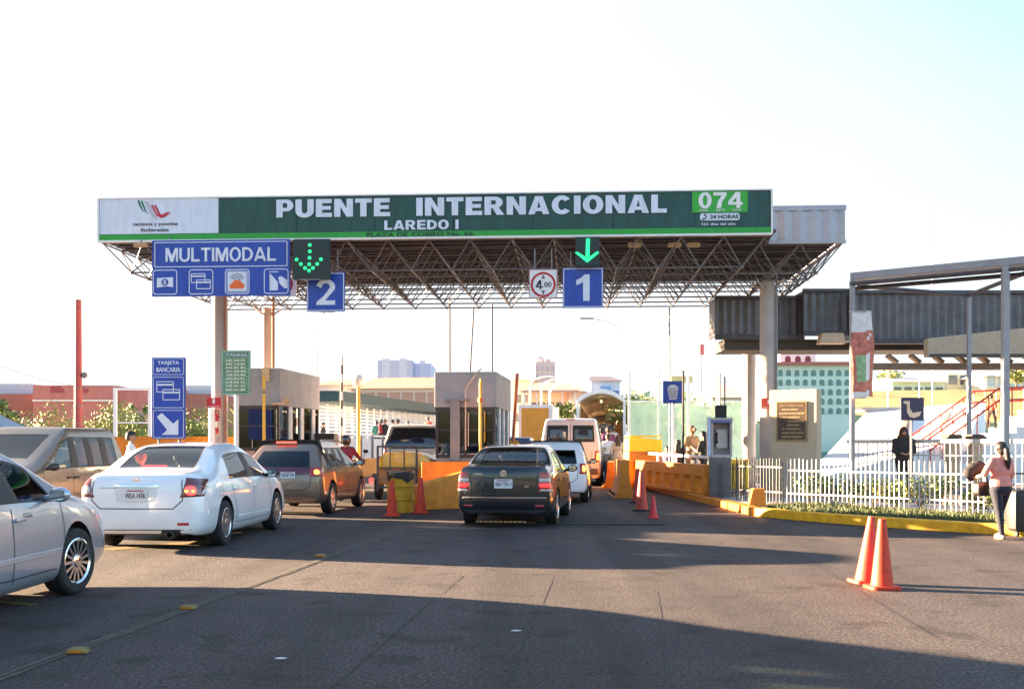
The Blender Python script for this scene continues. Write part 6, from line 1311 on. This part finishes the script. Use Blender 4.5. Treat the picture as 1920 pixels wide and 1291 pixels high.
D = 332; t = thing('roof_tank', 'round tank and boxes on top of the hazy pink hotel tower', 'roof tank', (X(1012, D), D+6, Z(678, D))); MB().lathe([(1.6, 0), (1.6, 1.4), (.9, 2.0)], 14).build('tank', M('haze_pink', (.80, .60, .54), .7), t); MB().box((2.8, 0, .6), (1.4, 2, 1.2)).build('plant_box', PINKW, t)
t = house('tiled_hall', 'peach building with a broad tiled roof and dark veranda beyond the box truck', 990, 1075, 733, 120, 14, PEACH, R(-5), tile2, 711, [(5, 1, .8, 1.8, 4.3, 6.2)], M('dark_window', (.12, .11, .12), .4)); mb = MB(); mb.box((0, -1.2, Z(735, 120)), (6.4, 2.4, .25)); mb.build('veranda_roof', tile2, t, False); mb = MB(); [mb.box((-2.8+i*1.4, -2.2, Z(735, 120)/2), (.18, .18, Z(736, 120))) for i in range(5)]; mb.build('veranda_post', PALE, t, False)
house('flat_house', 'peach flat-roofed house left of the tiled hall', 962, 1000, 712, 128, 10, PEACH, R(-4), tile2, 708, [(2, 2, .8, 1.0, 3.5, 8)], hip=.1)
house('low_house', 'small orange-roofed house right of the tiled hall', 1068, 1100, 735, 118, 9, PEACH, 0, tile2, 722, [(2, 1, .7, 1.0, 3.5, 5.5)])
t = house('blue_house', 'white and blue house with a dark rounded roof above the arched walkway', 1108, 1162, 714, 140, 11, M('white_blue_wall', (.70, .74, .82), .7), R(3), M('slate_roof', (.20, .17, .20), .7), 701, [(4, 1, .8, 1.3, 6.6, 9.0)], M('blue_window', (.10, .20, .45), .4)); MB().box((0, -.2, 4.5), (1.3, .5, 9.0)).build('blue_bay', M('bay_blue', (.20, .38, .68), .6), t, False)
tree('small_tree', 'small dark palm-like tree left of the arched walkway', (X(1052, 84), 84, 0), 5.2, 2.4, LEAF, 400, .22)
# curved street lamps along the bridge
for px, py, D, lab in ((994, 712, 90, 'leftmost of the curved white street lamps in front of the peach buildings'), (1015, 718, 80, 'second curved white street lamp from the left, before the tiled hall'), (1031, 726, 74, 'third curved white street lamp from the left, before the tiled hall')):
    t = thing('street_lamp', lab, 'street lamp', (X(px, D), D, 0), 0, 'curved bridge street lamps'); z = Z(py+10, D); mb = MB(); mb.tube((0, 0, 0), (0, 0, z), .10, .07, 8); pts = [(1.6*math.sin(R(a)), 0, z+1.1*(1-math.cos(R(a)))) for a in range(0, 91, 15)]; pts = [(p[0], 0, z+.9*math.sin(R(15*i))) if 0 else p for i, p in enumerate(pts)]
    mb.path([(1.7*(1-math.cos(R(a))), 0, z+.75*math.sin(R(a))) for a in range(0, 100, 14)], .07, 8); mb.build('pole', SW, t); MB().rbox((1.95, 0, z+.72), (.5, .2, .1), .04).build('lamp_head', SW, t)
for px0, px1, py0, D, lab in ((595, 612, 583, 40, 'tall thin curved light pole right of the beige booth'), (1172, 1100, 597, 62, 'tall thin curved light pole right of the arched walkway')):
    t = thing('light_pole', lab, 'light pole', (X(px0, D), D, 0), 0, None); z = Z(py0, D); w_ = X(px1, D)-X(px0, D); mb = MB(); mb.tube((0, 0, 0), (0, 0, z-1.3), .05, .035, 8); mb.path([(w_*(1-math.cos(R(a))), 0, z-1.3+1.3*math.sin(R(a))) for a in range(0, 91, 10)], .03, 6); mb.build('pole', M('pale_pole', (.60, .58, .56), .5), t); MB().rbox((w_, 0, z), (.6 if w_ > 0 else .8, .16, .08), .03).build('lamp_head', STEEL, t)
for px, y0, D, top, lab in ((843, 560, 46, 0, 'dark straight pole above the left part of the center booth'), (922, 570, 46, .02, 'dark straight pole above the right part of the center booth'), (870, 575, 50, .45, 'thin slanting mast above the center booth')):
    t, z = post('tall_pole', lab, 'pole', px, y0, 0, D, .05, M('pole_brown', (.16, .11, .10), .6), top)
t, z = post('radio_mast', 'very thin tall radio mast rising above the footbridge at right', 'mast', 1748, 232, 0, 48, .035, M('mast_pale', (.42, .40, .42), .5))
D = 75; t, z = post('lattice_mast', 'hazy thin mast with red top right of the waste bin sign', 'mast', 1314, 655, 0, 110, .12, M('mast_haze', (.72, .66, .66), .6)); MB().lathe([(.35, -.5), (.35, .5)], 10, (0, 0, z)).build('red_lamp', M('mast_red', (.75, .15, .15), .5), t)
# ---------------------------------------------------------------- green screen and trees behind the telephone
D = 45; t = thing('mesh_screen', 'tall pale green mesh screen on white posts behind the telephone people', 'fence', (X(1180, D), D, .14)); x1 = X(1400, D)-X(1180, D); zt = Z(705, D)
LEAFP = leafm('leaf_pale', (.26, .34, .14), (.50, .54, .30))
GM = M('green_mesh', (.50, .68, .56), .8, var=.2, scale=2)
b = GM.node_tree.nodes['Principled BSDF']; b.inputs['Alpha'].default_value = .5
MB().box((x1/2, 0, zt*.36), (x1, .02, zt*.72-.1)).build('mesh_sheet', GM, t, False)
mb = MB(); [mb.box((x1*i/4, -.05, zt/2), (.10, .08, zt)) for i in range(5)]; [mb.box((x1/2, -.05, z), (x1, .05, .08)) for z in (zt*.72, .5)]; mb.build('frame', M('screen_frame', (.66, .72, .64), .6), t, False)
for px, D, h, w_, m, lab in ((1205, 60, 4.0, 4.6, LEAFP, 'sunlit yellow-green tree behind the left end of the green screen'), (1330, 66, 4.2, 5, LEAFP, 'sunlit tree behind the right end of the green screen'), (1270, 58, 3.4, 4.6, LEAFP, 'darker green tree behind the middle of the green screen')): tree('leafy_tree', lab, (X(px, D), D, 0), h, w_, m, 1500, .20)
t = house('gable_house', 'pale yellow gabled house behind the screen, left of the columns', 1335, 1400, 745, 85, 8, M('cream_wall', (.80, .74, .58), .8), 0, M('cream_roof', (.70, .60, .46), .8), 716, [(3, 1, .7, 1.0, 3.4, 5)], hip=.9)
t = thing('shop_sign', 'yellow rooftop lettering board in the haze behind the waste bin sign', 'sign', (X(1278, 80), 80, Z(711, 80))); MB().box((0, 0, 0), (1.6, .1, .5)).build('panel', M('sign_amber', (.75, .58, .25), .6), t); MB().tube((0, .1, -Z(711, 80)), (0, .1, 0), .08).build('post', STEEL, t)
# green arcaded building on the right
D = 62; TQ = M('turquoise_wall', (.56, .74, .66), .8, var=.08); t = thing('arcade_building', 'turquoise building with rows of arched openings behind the monument slab', 'building', (X(1455, D), D, 0)); wd = X(1596, D)-X(1455, D); zt = Z(684, D)
MB().box((wd/2, 3, zt/2), (wd, 6, zt)).build('wall', TQ, t, False); MB().box((wd/2, 2.9, zt+.08), (wd+.4, 6.6, .16)).build('cornice', M('cornice_red', (.42, .14, .12), .7), t, False); MB().box((wd/2, -.06, .5), (wd, .1, 1.0)).build('wall_foot', M('plinth_green', (.18, .38, .32), .8), t, False)
for r in range(5):
    for c in range(9):
        x = wd*(c+.5)/9; z = zt-.42-r*.55; w_ = .27
        MB().prism([(x-w_/2, z-.22), (x+w_/2, z-.22), (x+w_/2, z)]+[(x+w_/2*math.cos(R(a)), z+w_/2*math.sin(R(a))) for a in range(20, 180, 20)]+[(x-w_/2, z)], -.05, .02, 'xz').build('arch_window', M('arch_dark', (.11, .25, .22), .5), t, False)
t = thing('belfry', 'small white gable with three dark red bell arches above the turquoise building', 'belfry', (X(1496, 66), 66, Z(683, 66))); h_ = 26*66/FPX; MB().prism([(-1.1, 0), (1.1, 0), (1.1, h_*.8), (.7, h_), (-.7, h_), (-1.1, h_*.8)], 0, .5, 'xz').build('gable', SW, t, False); MB().box((0, .2, h_), (2.0, .7, .08)).build('coping', M('cornice_red', (.42, .14, .12), .7), t, False)
for x in (-.62, 0, .62): MB().prism([(x-.17, .12), (x+.17, .12)]+[(x+.17*math.cos(R(a)), .36+.17*math.sin(R(a))) for a in range(0, 181, 30)], -.03, .01, 'xz').build('bell_arch', M('bell_red', (.16, .04, .04), .6), t, False)
# lawn slope and pale houses beyond the ramp
me = MB(); a = [(X(1600, 55), 55, .2), (X(2100, 55), 55, .2), (X(2150, 75), 75, Z(728, 75)), (X(1600, 75), 75, Z(732, 75)), (X(2150, 160), 160, Z(731, 75)), (X(1600, 160), 160, Z(734, 75))]
me.add(a, [(0, 1, 2, 3), (3, 2, 4, 5)]); tag(me.build('lawn', M('lawn_green', (.40, .37, .15), .9, var=.3, scale=.6), None, False), kind='structure')
zl = Z(731, 75)
house('pale_bungalow', 'pale green bungalow with a low roof on the lawn behind the railing', 1672, 1772, 716, 88, 8, M('mint_wall', (.52, .62, .55), .8), R(4), M('grey_roof', (.42, .44, .44), .8), 703, [(5, 1, .6, .9, .3, 1.4)], z0=zl-.4, hip=.4); house('pale_house', 'pale cream house right of the pale green bungalow', 1776, 1840, 700, 90, 8, M('cream_wall', (.80, .74, .58), .8), 0, None, None, [(3, 1, .7, .8, 1.4, 2.6)], z0=zl-.4)
house('pale_house', 'whitish house with pale blue windows at the far right', 1846, 1960, 706, 86, 8, PALE, 0, M('grey_roof', (.42, .44, .44), .8), 694, [(5, 1, .7, .9, 1.0, 2.4)], M('pale_blue_win', (.40, .50, .62), .4), z0=zl-.4)
for px, D, h, w_, lab in ((1668, 92, 3.2, 3.2, 'small pale tree at the left end of the lawn'), (1905, 80, 3.0, 2.6, 'small tree at the far right of the lawn')): tree('lawn_tree', lab, (X(px, D), D, zl-.4), h, w_, LEAFY, 500, .16)
for px, D, lab in ((1665, 50, 'thin pale pole in front of the lawn, left of the duck pictogram'), (1724, 50, 'thin pale pole in front of the lawn, above the duck pictogram')): post('thin_pole', lab, 'pole', px, 695, 0, D, .045, M('pale_pole', (.60, .58, .56), .5))
# ---------------------------------------------------------------- left background
D = 85; PK = M('brick_pink', (.44, .16, .135), .85, var=.15, scale=2); DK2 = M('brick_dark', (.28, .115, .09), .85, var=.2)
house('shop_building', 'long red-brown commercial building with pale roof edge across the far left', -260, 408, 738, D, 25, DK2, 0, None, None, [(12, 1, 1.2, 1.1, 2.2, 3.6)], M('store_window', (.36, .25, .20), .5), cat='building')
t = house('shop_building', 'taller pink front block in the middle of the long red-brown building', 62, 212, 722, D-1.5, 6, PK, 0, None, None, cat='building'); MB().box((0, -.05, Z(752, D)), (6.3, .1, .12)).build('band', PALE, t, False); shape(t, [[(x, Z(731, D-1.5)-.2), (x+w_, Z(731, D-1.5)-.2), (x+w_, Z(731, D-1.5)+h_), (x, Z(731, D-1.5)+h_)] for x, w_, h_ in ((-1.75, .3, .3), (-1.4, .16, .2), (-1.2, .1, .3), (-1.06, .1, .3), (-.9, .2, .12), (-.5+.6, .3, .3), (.45, .18, .15), (.68, .1, .3), (.82, .12, .18), (1.0, .22, .12))], M('store_red', (.34, .05, .06), .6), -.05, 'worn_lettering')
t = house('shop_building', 'pink shop block behind the totem sign', 215, 330, 728, D-.8, 6, PK, 0, None, None, [(3, 1, 1.4, .8, 3.2, 4.2)], M('store_window', (.36, .25, .20), .5))
for x0_, x1_, py, lab in ((-260, 60, 719, 'pale grey flat roof band of the far left building'), (340, 410, 722, 'pale grey roof band just left of the left column')): o = house('flat_building', lab, x0_, x1_, py, D+2, 10, M('roof_pale', (.50, .52, .58), .6), 0)
for px, lab, h, w_ in ((168, 'yellow-green bush right of the red pole', 3.5, 4.2), (196, 'bright yellow-green bush by the lattice posts', 3.2, 3.6), (100, 'yellow-green bush left of the red pole', 3.2, 4), (262, 'green bush left of the totem sign', 3.6, 3), (372, 'bush between the totem sign and the left column', 3.0, 3.8), (232, 'low bush between the lattice posts', 2.7, 3.4), (330, 'bush behind the totem sign', 3.0, 3)): shrub('bush', lab, 'bush', (X(px, 56), 56+random.uniform(-2, 2), 0), h, w_, LEAFY, 1900, .09)
for px, lab in ((8, 'leafy tree at the far left edge behind the awning'), (268, 'palm-like tree behind the totem sign')): tree('street_tree', lab, (X(px, 62), 62, 0), 4.4, 2.2, LEAF, 500, .16)
t = thing('goal_frame', 'white square post frame in front of the bushes at left', 'frame', (X(216, 46), 46, 0)); x1 = X(281, 46)-X(216, 46); mb = MB(); [mb.box((x, 0, Z(727, 46)/2), (.13, .13, Z(727, 46))) for x in (0, x1)]; mb.box((x1/2, 0, Z(729, 46)), (x1+.1, .1, .1)); mb.box((x1/2, 0, Z(792, 46)), (x1, .06, .06)); mb.build('frame', SW, t, False)
t = thing('orange_wall', 'low orange wall beside the man in the white shirt', 'wall', (X(300, 31), 31, 0)); mb = MB(); mb.box((0, 0, .82), (5.2, .25, 1.64)); mb.box((1.6, .1, .5), (.4, .3, 1.0)); mb.build('wall', ORANGE, t, False, bev=.01); MB().box((0, 0, 1.64), (5.25, .3, .05)).build('cap', ORANGE, t)
D = 30; t = thing('red_pole', 'thick weathered red steel pole behind the tan minivan', 'pole', (X(147, D), D, 0)); rp = M('red_rust', (.40, .075, .07), .6, var=.35, scale=4, stretch=(1, 1, .3)); mb = MB(); mb.tube((0, 0, 0), (-.01, 0, Z(562, D)), .125, .085, 16); mb.build('pole', rp, t)
mb = MB(); [mb.lathe([(.13-.006*k, z), (.13-.006*k, z+.03)], 14) for k, z in enumerate((2.0, 2.5, 3.0))]; mb.build('band', STEEL, t); MB().rbox((.12, 0, 1.75), (.2, .2, .34), .02).build('meter_box', M('meter_red', (.22, .05, .05), .6), t); MB().ball((.17, 0, Z(703, D)), .09, 8).build('light_head', STEEL, t)
t = thing('awning', 'blue-grey tent roof at the far left edge', 'tent', (X(-10, 40), 40, 0)); mb = MB(); mb.add([(-3, -1.5, 1.75), (1.5, -1.5, 1.6), (1.5, 1.5, 1.6), (-3, 1.5, 1.75), (-.4, 0, Z(762, 40))], [(0, 1, 4), (1, 2, 4), (2, 3, 4), (3, 0, 4)]); mb.build('roof_sheet', M('tent_blue', (.20, .26, .34), .7, var=.1), t, False); mb = MB(); [mb.tube((x, y, 0), (x, y, 1.7), .04) for x in (-2.9, 1.4) for y in (-1.4, 1.4)]; mb.build('pole', STEEL, t)
t = thing('overhead_cable', 'thin slanting cable across the sky at far left', 'cable', (X(-20, 50), 50, 0)); a, b = P(-40, 668, 50), P(230, 722, 70); o = Vector((X(-20, 50), 50, 0)); MB().path([a-o+(b-a)*f-Vector((0, 0, .6*4*f*(1-f))) for f in [i/12 for i in range(13)]], .012, 5).build('cable', DSTEEL, t)
# shrubs in the planting bed
for k in range(9):
    f = k/8; p = lincomb(Vector((6.3, 23.2, 0)), Vector((9.0, 19.9, 0)), f)+Vector((.25, .35, 0)); shrub('low_shrub', ['low dark green shrub behind the white pickets, left part of the bed', 'low shrub with yellow leaves behind the white pickets, middle of the bed', 'low green shrub behind the white pickets, nearest the woman in pink'][min(2, k//3)], 'shrub', (p.x, p.y, .146), random.uniform(.45, .75), random.uniform(.7, .95), LEAFY if k in (3, 4, 5) else LEAF, 520, .035, 'shrubs in the fence bed (%s)' % ['left', 'middle', 'right'][min(2, k//3)])
